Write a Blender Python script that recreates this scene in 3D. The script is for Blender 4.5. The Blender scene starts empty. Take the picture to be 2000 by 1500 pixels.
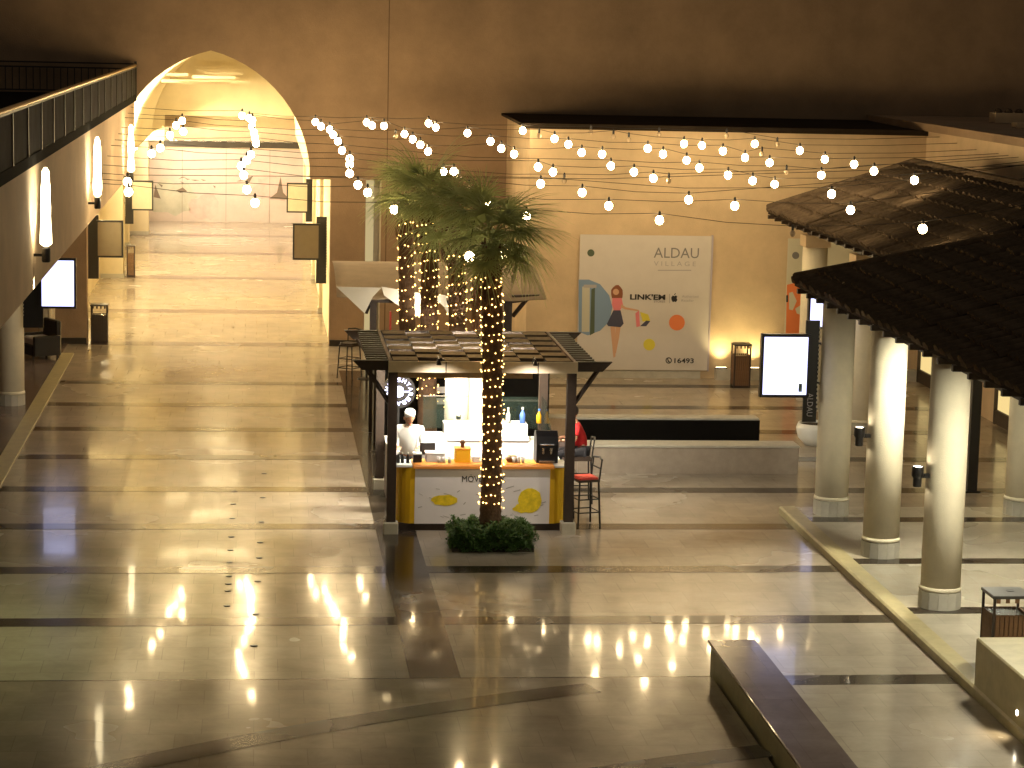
import bpy, bmesh, math, random
from mathutils import Vector, Matrix
random.seed(11)
R = math.radians
SC = bpy.context.scene
COL = SC.collection

# ------------------------------------------------------------------ camera
FPX = 4600.0                                   # focal length in pixels of a 2000 px wide picture
def _basis():
    y = Vector((-495.0, 705.0, -FPX)).normalized()
    z = -Vector((-700.0, -30000.0, -FPX)).normalized()
    z = (z - y * z.dot(y)).normalized()
    return Vector(y.cross(z)), y, z
BX, BY, BZ = _basis()
CAMPOS = Vector((0, 0, 8.2))
cam_d = bpy.data.cameras.new('camera'); cam = bpy.data.objects.new('camera', cam_d); COL.objects.link(cam)
cam_d.sensor_width = 36; cam_d.lens = 36 * FPX / 2000; cam_d.clip_start = .1; cam_d.clip_end = 1000
M = Matrix((BX, BY, BZ)).to_4x4(); M.translation = CAMPOS
cam.matrix_world = M
SC.camera = cam

# ------------------------------------------------------------------ sky, moon, exposure
W = bpy.data.worlds.new('World'); SC.world = W; W.use_nodes = True
nt = W.node_tree; nt.nodes.clear()
sky = nt.nodes.new('ShaderNodeTexSky'); sky.sky_type = 'NISHITA'; sky.sun_disc = False
sky.sun_elevation = R(2); sky.sun_rotation = R(200)
hs = nt.nodes.new('ShaderNodeMix'); hs.data_type = 'RGBA'; hs.inputs[0].default_value = .93
hs.inputs[7].default_value = (1.0, .84, .64, 1)
bg = nt.nodes.new('ShaderNodeBackground'); bg.inputs[1].default_value = .072
wo = nt.nodes.new('ShaderNodeOutputWorld')
nt.links.new(sky.outputs[0], hs.inputs[6]); nt.links.new(hs.outputs[2], bg.inputs[0]); nt.links.new(bg.outputs[0], wo.inputs[0])
sl = bpy.data.lights.new('moon', 'SUN'); sl.energy = .01; sl.angle = R(.5); sl.color = (1, .9, .75)
so = bpy.data.objects.new('moon', sl); COL.objects.link(so); so.rotation_euler = (R(50), 0, R(-20))
SC.view_settings.view_transform = 'Standard'; SC.view_settings.look = 'None'
SC.view_settings.gamma = 1; SC.view_settings.use_curve_mapping = False; SC.view_settings.exposure = 0.0
SC.render.engine = 'CYCLES'
SC.cycles.use_denoising = True
SC.cycles.max_bounces = 6; SC.cycles.diffuse_bounces = 3; SC.cycles.glossy_bounces = 4
SC.cycles.transmission_bounces = 6; SC.cycles.transparent_max_bounces = 8
SC.cycles.sample_clamp_indirect = 4.0; SC.cycles.use_light_tree = True
SC.cycles.caustics_reflective = False; SC.cycles.caustics_refractive = False

# ------------------------------------------------------------------ survey: read real positions off the photograph
def ray(px, py):
    a, b = px - 1000.0, -(py - 750.0)
    c = Vector((a, b, -FPX))
    return Vector((BX.dot(c), BY.dot(c), BZ.dot(c)))
def _mat_rows():
    return BX, BY, BZ
def at(px, py, Y):
    r = ray(px, py); return CAMPOS + r * (Y / r.y)
def fl(px, py, z=0.0):
    r = ray(px, py); return CAMPOS + r * ((z - 8.2) / r.z)
def atx(px, py, X):
    r = ray(px, py); return CAMPOS + r * (X / r.x)

# ------------------------------------------------------------------ materials
MATS = {}
def mat(name, col, rough=.6, metal=0.0, var=.0, scale=3.0, bump=0.0, bscale=60.0, coat=0.0, spec=.5, trans=0.0, alpha=1.0, emis=None, es=0.0):
    m = bpy.data.materials.new(name); m.use_nodes = True
    n = m.node_tree.nodes; l = m.node_tree.links; p = n['Principled BSDF']
    p.inputs['Base Color'].default_value = (*col, 1); p.inputs['Roughness'].default_value = rough
    p.inputs['Metallic'].default_value = metal; p.inputs['Specular IOR Level'].default_value = spec
    p.inputs['Coat Weight'].default_value = coat
    p.inputs['Transmission Weight'].default_value = trans; p.inputs['Alpha'].default_value = alpha
    if emis: p.inputs['Emission Color'].default_value = (*emis, 1); p.inputs['Emission Strength'].default_value = es
    tc = n.new('ShaderNodeTexCoord')
    if var > 0:
        t = n.new('ShaderNodeTexNoise'); t.inputs['Scale'].default_value = scale; t.inputs['Detail'].default_value = 8; t.inputs['Roughness'].default_value = .65
        l.new(tc.outputs['Object'], t.inputs['Vector'])
        r = n.new('ShaderNodeMapRange'); r.inputs[1].default_value = .3; r.inputs[2].default_value = .7
        r.inputs[3].default_value = 1 - var; r.inputs[4].default_value = 1 + var
        l.new(t.outputs[0], r.inputs[0])
        mx = n.new('ShaderNodeMix'); mx.data_type = 'RGBA'; mx.blend_type = 'MULTIPLY'; mx.inputs[0].default_value = 1
        mx.inputs[6].default_value = (*col, 1); l.new(r.outputs[0], mx.inputs[7]); l.new(mx.outputs[2], p.inputs['Base Color'])
    if bump > 0:
        t = n.new('ShaderNodeTexNoise'); t.inputs['Scale'].default_value = bscale; t.inputs['Detail'].default_value = 4
        l.new(tc.outputs['Object'], t.inputs['Vector'])
        b = n.new('ShaderNodeBump'); b.inputs['Strength'].default_value = bump; b.inputs['Distance'].default_value = .02
        l.new(t.outputs[0], b.inputs['Height']); l.new(b.outputs[0], p.inputs['Normal'])
    MATS[name] = m
    return m
def emit(name, col, s):
    m = bpy.data.materials.new(name); m.use_nodes = True; n = m.node_tree.nodes; n.clear()
    e = n.new('ShaderNodeEmission'); o = n.new('ShaderNodeOutputMaterial')
    e.inputs[0].default_value = (*col, 1); e.inputs[1].default_value = s
    m.node_tree.links.new(e.outputs[0], o.inputs[0]); MATS[name] = m
    return m
def wet_stone(name, col, col2, rough, tile=(.6, .6), tilt=.0022, wave=.045, joint=True, vein=1.6):
    """polished stone paving, still damp: every slab lies a hair out of level"""
    m = bpy.data.materials.new(name); m.use_nodes = True
    n = m.node_tree.nodes; l = m.node_tree.links; p = n['Principled BSDF']
    tc = n.new('ShaderNodeTexCoord')
    sep = n.new('ShaderNodeSeparateXYZ'); l.new(tc.outputs['Object'], sep.inputs[0])
    def mth(op, a, b=None, c=None):
        q = n.new('ShaderNodeMath'); q.operation = op
        for i, v in enumerate((a, b, c)):
            if v is None: continue
            if isinstance(v, (int, float)): q.inputs[i].default_value = v
            else: l.new(v, q.inputs[i])
        return q.outputs[0]
    u = mth('DIVIDE', sep.outputs[0], tile[0]); v = mth('DIVIDE', sep.outputs[1], tile[1])
    iv = mth('FLOOR', v)
    u = mth('ADD', u, mth('MULTIPLY', mth('MODULO', iv, 2.0), .5))
    iu = mth('FLOOR', u)
    cb = n.new('ShaderNodeCombineXYZ'); l.new(iu, cb.inputs[0]); l.new(iv, cb.inputs[1])
    wn = n.new('ShaderNodeTexWhiteNoise'); wn.noise_dimensions = '3D'; l.new(cb.outputs[0], wn.inputs['Vector'])
    # slab tone + veins
    ns = n.new('ShaderNodeTexNoise'); ns.inputs['Scale'].default_value = vein; ns.inputs['Detail'].default_value = 10; ns.inputs['Roughness'].default_value = .7; ns.inputs['Distortion'].default_value = .35
    l.new(tc.outputs['Object'], ns.inputs['Vector'])
    n2 = n.new('ShaderNodeTexNoise'); n2.inputs['Scale'].default_value = .35; n2.inputs['Detail'].default_value = 4; l.new(tc.outputs['Object'], n2.inputs['Vector'])
    f = mth('ADD', mth('MULTIPLY', ns.outputs[0], .62), mth('MULTIPLY', n2.outputs[0], .30))
    f = mth('ADD', f, mth('MULTIPLY', wn.outputs[0], .09))
    mr = n.new('ShaderNodeMapRange'); mr.inputs[1].default_value = .26; mr.inputs[2].default_value = .74; l.new(f, mr.inputs[0])
    mx = n.new('ShaderNodeMix'); mx.data_type = 'RGBA'; mx.inputs[6].default_value = (*col, 1); mx.inputs[7].default_value = (*col2, 1)
    l.new(mr.outputs[0], mx.inputs[0]); colout = mx.outputs[2]
    if joint:
        fu = mth('FRACT', u); fv = mth('FRACT', v)
        du = mth('MINIMUM', fu, mth('SUBTRACT', 1.0, fu)); dv = mth('MINIMUM', fv, mth('SUBTRACT', 1.0, fv))
        j = mth('LESS_THAN', mth('MINIMUM', mth('MULTIPLY', du, tile[0]), mth('MULTIPLY', dv, tile[1])), .004)
        mj = n.new('ShaderNodeMix'); mj.data_type = 'RGBA'; l.new(mth('MULTIPLY', j, .28), mj.inputs[0]); l.new(colout, mj.inputs[6])
        mj.inputs[7].default_value = (.06, .045, .03, 1); colout = mj.outputs[2]
    l.new(colout, p.inputs['Base Color'])
    rr = n.new('ShaderNodeMapRange'); rr.inputs[1].default_value = .3; rr.inputs[2].default_value = .7
    rr.inputs[3].default_value = rough * .55; rr.inputs[4].default_value = rough * 1.5
    l.new(n2.outputs[0], rr.inputs[0]); l.new(rr.outputs[0], p.inputs['Roughness'])
    p.inputs['Specular IOR Level'].default_value = .22
    p.inputs['Coat Weight'].default_value = .24; p.inputs['Coat Roughness'].default_value = .048
    # slab tilt + film of water
    geo = n.new('ShaderNodeNewGeometry')
    vs = n.new('ShaderNodeVectorMath'); vs.operation = 'SUBTRACT'; l.new(wn.outputs[1], vs.inputs[0]); vs.inputs[1].default_value = (.5, .5, .5)
    vm = n.new('ShaderNodeVectorMath'); vm.operation = 'MULTIPLY'; l.new(vs.outputs[0], vm.inputs[0]); vm.inputs[1].default_value = (tilt, tilt, 0)
    va = n.new('ShaderNodeVectorMath'); va.operation = 'ADD'; l.new(geo.outputs['Normal'], va.inputs[0]); l.new(vm.outputs[0], va.inputs[1])
    vn = n.new('ShaderNodeVectorMath'); vn.operation = 'NORMALIZE'; l.new(va.outputs[0], vn.inputs[0])
    nw = n.new('ShaderNodeTexNoise'); nw.inputs['Scale'].default_value = 2.3; nw.inputs['Detail'].default_value = 3
    l.new(tc.outputs['Object'], nw.inputs['Vector'])
    b = n.new('ShaderNodeBump'); b.inputs['Strength'].default_value = wave; b.inputs['Distance'].default_value = .012
    l.new(nw.outputs[0], b.inputs['Height']); l.new(vn.outputs[0], b.inputs['Normal']); l.new(b.outputs[0], p.inputs['Normal']); l.new(b.outputs[0], p.inputs['Coat Normal'])
    MATS[name] = m
    return m

wet_stone('marble', (.26, .215, .165), (.47, .405, .32), .21)
wet_stone('granite', (.022, .017, .013), (.06, .046, .034), .22, tile=(1.2, .46), tilt=.002)
wet_stone('platform_stone', (.30, .26, .19), (.56, .51, .41), .3)
wet_stone('stage_stone', (.19, .15, .105), (.36, .295, .215), .2, tilt=.0025)
wet_stone('purple_granite', (.10, .075, .07), (.22, .17, .155), .2, tile=(.6, 1.2))
mat('stucco', (.60, .455, .285), .85, var=.15, scale=.9, bump=.35, bscale=40)
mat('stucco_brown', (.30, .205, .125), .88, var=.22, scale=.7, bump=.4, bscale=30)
mat('stucco_left', (.70, .53, .35), .85, var=.10, scale=1.1, bump=.35, bscale=40)
mat('stucco_light', (.72, .62, .42), .8, var=.07, scale=1.5, bump=.3, bscale=50)
mat('column_paint', (.82, .74, .56), .75, var=.08, scale=2.5, bump=.25, bscale=70)
mat('joint_brown', (.12, .075, .04), .9)
mat('plinth', (.48, .45, .38), .6, var=.12, scale=6)
mat('basin_stone', (.36, .30, .24), .5, var=.15, scale=4)
mat('plinth_dark', (.03, .024, .018), .3, var=.2)
mat('kerb', (.42, .36, .20), .45, var=.15, scale=4)
mat('clay_tile', (.095, .070, .048), .95, spec=.0, var=.35, scale=5, bump=.5, bscale=30)
mat('deck', (.03, .022, .016), .95, var=.2, spec=.05)
mat('iron', (.018, .016, .015), .45, metal=.3)
mat('black', (.010, .009, .010), .35, var=.2)
mat('black_matt', (.008, .007, .006), .95, spec=.05)
mat('brass', (.62, .42, .18), .35, metal=.8)
mat('glass_dark', (.028, .026, .027), .8, spec=.04, var=.3, scale=2.0)
mat('wood_dark', (.035, .020, .012), .6, var=.3, scale=8)
mat('wood_mid', (.17, .085, .035), .6, var=.3, scale=9)
mat('wood_tan', (.40, .30, .18), .95, spec=.1, var=.22, scale=6)
mat('fascia_tan', (.72, .60, .42), .7, var=.1, scale=5)
mat('concrete', (.50, .45, .35), .85, var=.12, scale=5, bump=.3)
mat('trunk', (.11, .060, .032), .9, var=.35, scale=9, bump=.9, bscale=24)
mat('boots', (.16, .10, .05), .9, var=.35, scale=10, bump=.8, bscale=30)
mat('leaf', (.36, .39, .18), .6, var=.35, scale=3)
mat('hedge_leaf', (.075, .15, .03), .6, var=.4, scale=6)
mat('soil', (.03, .022, .014), .95, var=.3)
mat('white_panel', (.80, .75, .76), .4, var=.03)
mat('white_gloss', (.80, .80, .76), .3)
mat('yellow_panel', (.85, .50, .015), .4, var=.08)
mat('orange_top', (.80, .30, .05), .35, var=.05)
mat('juice', (.85, .42, .02), .2, emis=(1, .5, .03), es=.15)
mat('steel', (.55, .55, .54), .25, metal=.9)
mat('poster_white', (.62, .57, .52), .55, var=.03)
mat('poster_cream', (.62, .58, .44), .55, var=.03)
mat('print_blue', (.20, .30, .45), .55); mat('print_grey', (.20, .19, .19), .55); mat('print_black', (.02, .018, .018), .5)
mat('print_orange', (.80, .22, .07), .5); mat('print_yellow', (.70, .60, .06), .5); mat('print_lemon', (.82, .60, .02), .5, var=.25, scale=12)
mat('print_teal', (.22, .32, .30), .5); mat('print_pink', (.75, .22, .24), .5); mat('print_skin', (.62, .36, .22), .5)
mat('print_hair', (.24, .08, .035), .5); mat('print_navy', (.06, .06, .10), .5); mat('print_lilac', (.50, .44, .50), .5)
mat('print_room', (.52, .50, .40), .5); mat('print_green', (.08, .11, .07), .5); mat('print_marble', (.40, .37, .36), .5)
mat('canvas', (.30, .225, .145), .85, var=.10, scale=3, bump=.2)
mat('canvas_light', (.80, .76, .66), .8, var=.04)
mat('skin', (.42, .22, .13), .55); mat('hair', (.012, .009, .008), .6)
mat('chef_white', (.80, .80, .77), .8); mat('red_shirt', (.62, .018, .022), .75, var=.1, scale=12); mat('trousers', (.018, .017, .022), .8)
mat('red_cushion', (.55, .05, .03), .6)
mat('wire', (.012, .010, .008), .7)
mat('unlit_glass', (.55, .42, .28), .15)
mat('off_screen', (.17, .135, .085), .35, var=.06, scale=6)
mat('lit_sleeve', (.80, .74, .56), .85)
mat('bright_paper', (.62, .56, .42), .5, var=.06, scale=8)
mat('mural_pink', (.52, .43, .37), .7, var=.10, scale=1.2)
mat('mural_green', (.44, .42, .33), .7, var=.18, scale=1.5)
mat('mural_rose', (.52, .38, .33), .7, var=.18, scale=1.5)
mat('mural_dark', (.15, .11, .08), .7)
mat('lid', (.05, .045, .04), .4)
mat('blue_plastic', (.10, .22, .75), .25); mat('bag_white', (.8, .8, .8), .6)
lf = MATS['leaf']; _n = lf.node_tree.nodes; _p = _n['Principled BSDF']; _t = _n.new('ShaderNodeBsdfTranslucent'); _t.inputs[0].default_value = (.44, .50, .19, 1)
_m = _n.new('ShaderNodeMixShader'); _m.inputs[0].default_value = .45; lf.node_tree.links.new(_p.outputs[0], _m.inputs[1]); lf.node_tree.links.new(_t.outputs[0], _m.inputs[2]); lf.node_tree.links.new(_m.outputs[0], _n['Material Output'].inputs[0])
g = mat('glass', (.03, .045, .035), .04, spec=.6, alpha=.30)
emit('bulb_glow', (1.0, .73, .38), 88)
emit('fairy_glow', (1.0, .58, .16), 11)
emit('screen_glow', (.62, .64, 1.0), 2.4)
emit('sign_glow', (.72, .70, 1.0), 5.0)
emit('hall_fill', (1.0, .80, .44), 220)
emit('bay_fill', (1.0, .86, .64), 260)
emit('hall_strip', (1.0, .78, .40), 150)
emit('arcade_panel', (1.0, .94, .72), 300)
emit('green_panel', (.96, 1.0, .50), 38)
emit('kiosk_tube', (1.0, .92, .74), 680)
emit('vault_fill', (1.0, .83, .48), 650)
emit('tube_glow', (1.0, .80, .46), 15)
emit('lamp_hot', (1.0, .86, .62), 30)
emit('lit_window', (1.0, .74, .30), .95)
emit('lit_slot', (1.0, .78, .38), .55)
emit('strip_glow', (1.0, .80, .45), 9)

# ------------------------------------------------------------------ builders
class MB:
    def __init__(s): s.v = []; s.f = []
    def add(s, vs, fs):
        o = len(s.v); s.v += [tuple(v) for v in vs]; s.f += [tuple(i + o for i in f) for f in fs]; return s
    def box(s, x0, x1, y0, y1, z0, z1):
        return s.add([(x0, y0, z0), (x1, y0, z0), (x1, y1, z0), (x0, y1, z0), (x0, y0, z1), (x1, y0, z1), (x1, y1, z1), (x0, y1, z1)],
                     [(3, 2, 1, 0), (4, 5, 6, 7), (0, 1, 5, 4), (1, 2, 6, 5), (2, 3, 7, 6), (3, 0, 4, 7)])
    def bbox(s, x0, x1, y0, y1, z0, z1, b=.015):
        """box with chamfered vertical edges and top rim"""
        def ring(x0, x1, y0, y1, b, z):
            return [(x0 + b, y0, z), (x1 - b, y0, z), (x1, y0 + b, z), (x1, y1 - b, z), (x1 - b, y1, z), (x0 + b, y1, z), (x0, y1 - b, z), (x0, y0 + b, z)]
        rs = ring(x0, x1, y0, y1, b, z0) + ring(x0, x1, y0, y1, b, z1 - b) + ring(x0 + b, x1 - b, y0 + b, y1 - b, b * .5, z1)
        fs = [tuple(range(7, -1, -1)), tuple(range(16, 24))]
        for k in (0, 8):
            for i in range(8): fs.append((k + i, k + (i + 1) % 8, k + 8 + (i + 1) % 8, k + 8 + i))
        return s.add(rs, fs)
    def lathe(s, prof, n=20, cx=0, cy=0, cap=True):
        vs = []; fs = []
        for r, z in prof:
            for i in range(n):
                a = 2 * math.pi * i / n; vs.append((cx + r * math.cos(a), cy + r * math.sin(a), z))
        for k in range(len(prof) - 1):
            for i in range(n): fs.append((k * n + i, k * n + (i + 1) % n, (k + 1) * n + (i + 1) % n, (k + 1) * n + i))
        if cap: fs += [tuple(range(n - 1, -1, -1)), tuple((len(prof) - 1) * n + i for i in range(n))]
        return s.add(vs, fs)
    def tube(s, pts, rad, n=6, cap=True):
        pts = [Vector(p) for p in pts]; vs = []; fs = []
        if not isinstance(rad, (list, tuple)): rad = [rad] * len(pts)
        up = Vector((0, 0, 1))
        for k, p in enumerate(pts):
            d = (pts[min(k + 1, len(pts) - 1)] - pts[max(k - 1, 0)]).normalized()
            a = d.cross(up)
            if a.length < .05: a = d.cross(Vector((1, 0, 0)))
            a.normalize(); b = d.cross(a).normalized()
            for i in range(n):
                t = 2 * math.pi * i / n; vs.append(p + (a * math.cos(t) + b * math.sin(t)) * rad[k])
        for k in range(len(pts) - 1):
            for i in range(n): fs.append((k * n + i, k * n + (i + 1) % n, (k + 1) * n + (i + 1) % n, (k + 1) * n + i))
        if cap: fs += [tuple(range(n - 1, -1, -1)), tuple((len(pts) - 1) * n + i for i in range(n))]
        return s.add(vs, fs)
    def prism_y(s, poly, y0, y1):
        """polygon in x,z extruded along y"""
        n = len(poly)
        vs = [(x, y0, z) for x, z in poly] + [(x, y1, z) for x, z in poly]
        fs = [tuple(range(n)), tuple(range(2 * n - 1, n - 1, -1))] + [((i + 1) % n, i, n + i, n + (i + 1) % n) for i in range(n)]
        return s.add(vs, fs)
    def prism_x(s, poly, x0, x1):
        n = len(poly)
        vs = [(x0, y, z) for y, z in poly] + [(x1, y, z) for y, z in poly]
        fs = [tuple(range(n)), tuple(range(2 * n - 1, n - 1, -1))] + [((i + 1) % n, i, n + i, n + (i + 1) % n) for i in range(n)]
        return s.add(vs, fs)
    def prism_z(s, poly, z0, z1):
        n = len(poly)
        vs = [(x, y, z0) for x, y in poly] + [(x, y, z1) for x, y in poly]
        fs = [tuple(range(n)), tuple(range(2 * n - 1, n - 1, -1))] + [((i + 1) % n, i, n + i, n + (i + 1) % n) for i in range(n)]
        return s.add(vs, fs)
    def ball(s, c, r, n=10, m=7, sz=1.0):
        prof = [(max(1e-4, math.sin(math.pi * k / m)) * r, c[2] - math.cos(math.pi * k / m) * r * sz) for k in range(m + 1)]
        return s.lathe(prof, n, c[0], c[1], cap=False)
    def mesh(s, name, smooth=False):
        me = bpy.data.meshes.new(name); me.from_pydata(s.v, [], s.f)
        bm = bmesh.new(); bm.from_mesh(me); bmesh.ops.recalc_face_normals(bm, faces=bm.faces); bm.to_mesh(me); bm.free()
        if smooth:
            for p in me.polygons: p.use_smooth = True
        return me
    def build(s, name, m, parent=None, smooth=False, loc=(0, 0, 0)):
        me = s.mesh(name, smooth); me.materials.append(MATS[m])
        return put(name, me, parent, loc)
def put(name, me, parent=None, loc=(0, 0, 0), rot=(0, 0, 0)):
    o = bpy.data.objects.new(name, me); COL.objects.link(o); o.location = loc; o.rotation_euler = rot
    if parent: o.parent = parent
    return o
def tag(o, label=None, cat=None, group=None, kind=None):
    if label: o['label'] = label
    if cat: o['category'] = cat
    if group: o['group'] = group
    if kind: o['kind'] = kind
    return o
def thing(name, label, cat, loc=(0, 0, 0), rz=0, group=None):
    o = bpy.data.objects.new(name, None); COL.objects.link(o); o.location = loc; o.rotation_euler = (0, 0, rz)
    o.empty_display_size = .2
    return tag(o, label, cat, group)
def kids(o): return [c for c in bpy.data.objects if c.parent == o]
def copy_tree(o, parent=None):
    c = o.copy(); COL.objects.link(c); c.parent = parent
    for ch in kids(o): copy_tree(ch, c)
    return c
def struct(name, mb, m, smooth=False):
    return tag(mb.build(name, m, smooth=smooth), kind='structure')
def text_mesh(body, size, depth=.003, bold=0.0):
    cu = bpy.data.curves.new('lettering', 'FONT'); cu.body = body; cu.size = size; cu.extrude = depth; cu.offset = bold
    cu.align_x = 'CENTER'; cu.align_y = 'CENTER'; cu.resolution_u = 3
    o = bpy.data.objects.new('lettering', cu); COL.objects.link(o)
    dg = bpy.context.evaluated_depsgraph_get(); me = bpy.data.meshes.new_from_object(o.evaluated_get(dg))
    bpy.data.objects.remove(o); bpy.data.curves.remove(cu); me.name = 'lettering'
    return me
def lettering(body, width, x, y, z, m, parent, height=None, rz=0, roll=0, bold=0.0, name='lettering'):
    """flat letters facing -y, centred at x,z, scaled to the width"""
    me = text_mesh(body, 1.0, bold=bold); me.materials.clear(); me.materials.append(MATS[m])
    xs = [v.co.x for v in me.vertices]; ys = [v.co.y for v in me.vertices]
    cx, cy = (min(xs) + max(xs)) / 2, (min(ys) + max(ys)) / 2; k = width / (max(xs) - min(xs)); kh = height / (max(ys) - min(ys)) if height else k
    for v in me.vertices: v.co = Vector(((v.co.x - cx) * k, (v.co.y - cy) * kh, v.co.z * .5))
    o = put(name, me, parent, (x, y, z)); o.rotation_euler = (R(90), roll, rz)
    return o

# ================================================================== THE SETTING
mb = MB(); mb.box(-45, 45, -5, 130, -.2, 0)
struct('plaza_floor', mb, 'marble')
for k in range(10):
    y = 28.82 + 3.135 * k
    if k in (9,): continue
    mb = MB(); mb.box(-4.45 if k > 1 else -30, 9.0 if k < 4 else 15.0, y - .22, y + .22, .0, .004)
    struct('floor_band', mb, 'granite')
mb = MB(); mb.box(-4.3, 1.86, 60.25, 60.95, 0, .004); struct('threshold_band', mb, 'purple_granite')
for y in (67.6, 76.6, 84.9, 92.1):
    mb = MB(); mb.box(-4.9, 1.86, y - .35, y + .35, 0, .004); struct('floor_band', mb, 'purple_granite')
mb = MB(); mb.box(1.97, 2.62, 28.9, 56, .0, .008); struct('floor_strip', mb, 'granite')
mb = MB(); mb.box(-4.78, -4.48, 20, 58.5, 0, .035); struct('left_kerb', mb, 'kerb')
mb = MB(); mb.box(-30, -4.78, 20, 60.4, 0, .02); struct('left_pavement', mb, 'purple_granite')
# arcade platform, its kerb and its own bands
mb = MB(); mb.box(9.28, 15.9, 18, 39.3, 0, .12); struct('arcade_platform', mb, 'platform_stone')
mb = MB(); mb.prism_y([(9.02, 0), (9.29, 0), (9.29, .135), (9.05, .135), (9.02, .11)], 18, 39.3); struct('platform_kerb', mb, 'kerb')
for k in (1, 2, 3):
    y = 28.82 + 3.135 * k; mb = MB(); mb.box(9.3, 15.9, y - .18, y + .18, .12, .124); struct('platform_band', mb, 'granite')
# low stage in the foreground with curved inlays
mb = MB(); mb.box(-30, 5.79, 14, 28.66, 0, .10); struct('stage', mb, 'stage_stone')
def arc_band(cx, cy, r0, r1, a0, a1, z, name='curved_band'):
    pts = []; n = 40
    outer = [(cx + r1 * math.cos(a0 + (a1 - a0) * i / n), cy + r1 * math.sin(a0 + (a1 - a0) * i / n)) for i in range(n + 1)]
    inner = [(cx + r0 * math.cos(a0 + (a1 - a0) * i / n), cy + r0 * math.sin(a0 + (a1 - a0) * i / n)) for i in range(n + 1)]
    m = MB(); vs = [(x, y, z) for x, y in outer] + [(x, y, z) for x, y in inner]
    fs = [(i, i + 1, n + 2 + i, n + 1 + i) for i in range(n)]
    m.add(vs, fs); struct(name, m, 'granite')
arc_band(11.5, 7.6, 21.62, 22.06, R(109.5), R(128.5), .104)
arc_band(11.5, 7.6, 18.6, 19.05, R(107.5), R(122), .104)
# studs let into the floor, two rows that lead to the arch
rows = [(-.22, 27), (.10, 27)]
def stud(x, y):
    m = MB(); m.lathe([(.05, 0), (.048, .006), (.03, .009)], 10)
    return m
sm = stud(0, 0).mesh('floor_stud'); sm.materials.append(MATS['black'])
n = 0
for ri, px in enumerate((457, 514)):
    for i, py in enumerate((960, 985, 1013, 1049, 1075, 1099, 1126, 1141, 1155, 1184) if ri == 0 else (925, 972, 1020, 1060, 1090, 1136, 1200, 1262)):
        p = fl(px - (py - 960) * (.06 if ri == 0 else .06), py)
        o = put('floor_stud', sm, None, (p.x, p.y, 0.0045))
        tag(o, ('dark round stud in the left of two rows leading towards the arch', 'dark round stud in the right of two rows leading towards the arch')[ri], 'floor stud',
            ('left row of floor studs', 'right row of floor studs')[ri])

# ---- the great wall with the pointed arch
def arch_pts(cx, zs, hw, h, n=14):
    """pointed arch: two circular arcs, from left springing to right springing"""
    r = (hw * hw + h * h) / (2 * hw); out = []
    for i in range(n + 1):
        a = math.acos(max(-1, min(1, (r - hw) / r))) * i / n
        out.append((cx + hw - r + r * math.cos(a), zs + r * math.sin(a)))
    right = out
    left = [(2 * cx - x, z) for x, z in right]
    return left[:-1] + right[::-1]
AR = arch_pts(-1.19, 4.29, 2.53, 3.20)
outline = [(-30, 0), (-4.3, 0), (-4.3, 4.29)] + AR + [(1.86, 4.29), (1.86, 0), (2.76, 0), (2.76, 4.29), (3.16, 4.29), (3.16, 0), (30, 0), (30, 16), (-30, 16)]
wall = thing('arch_wall', 'huge plain brown wall pierced by a tall pointed arch', 'wall', (0, 60.4, 0))
bm = bmesh.new(); vs = [bm.verts.new((x, 0, z)) for x, z in outline]; f = bm.faces.new(vs); f.normal_update()
bmesh.ops.triangulate(bm, faces=[f]); ex = bmesh.ops.extrude_face_region(bm, geom=bm.faces[:])
bmesh.ops.translate(bm, verts=[g for g in ex['geom'] if isinstance(g, bmesh.types.BMVert)], vec=(0, .5, 0))
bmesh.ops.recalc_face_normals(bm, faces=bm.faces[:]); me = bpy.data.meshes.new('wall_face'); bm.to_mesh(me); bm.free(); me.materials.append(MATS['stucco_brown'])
put('wall_face', me, wall)
for x0, x1 in ((-5.15, -4.31), (1.87, 2.72)):
    MB().box(x0, x1, -.03, .0, 0, .16).build('plinth_block', 'plinth_dark', wall)
for x in (3.28, -7.2):
    MB().box(x, x + .022, -.006, .0, .0 if x > 0 else 6.3, 16).build('control_joint', 'joint_brown', wall)
slot = thing('lit_opening', 'tall narrow lit opening in the brown wall right of the arch', 'window', (2.96, 60.9, 0))
MB().box(-.2, .03, .02, .06, 0, 4.29).build('bright_pane', 'lit_slot', slot)
MB().box(.03, .16, -.06, .06, 0, 4.29).build('grey_pane', 'plinth', slot)
MB().box(.165, .2, -.46, .06, 0, 4.29).build('frame_edge', 'bright_paper', slot)

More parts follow.
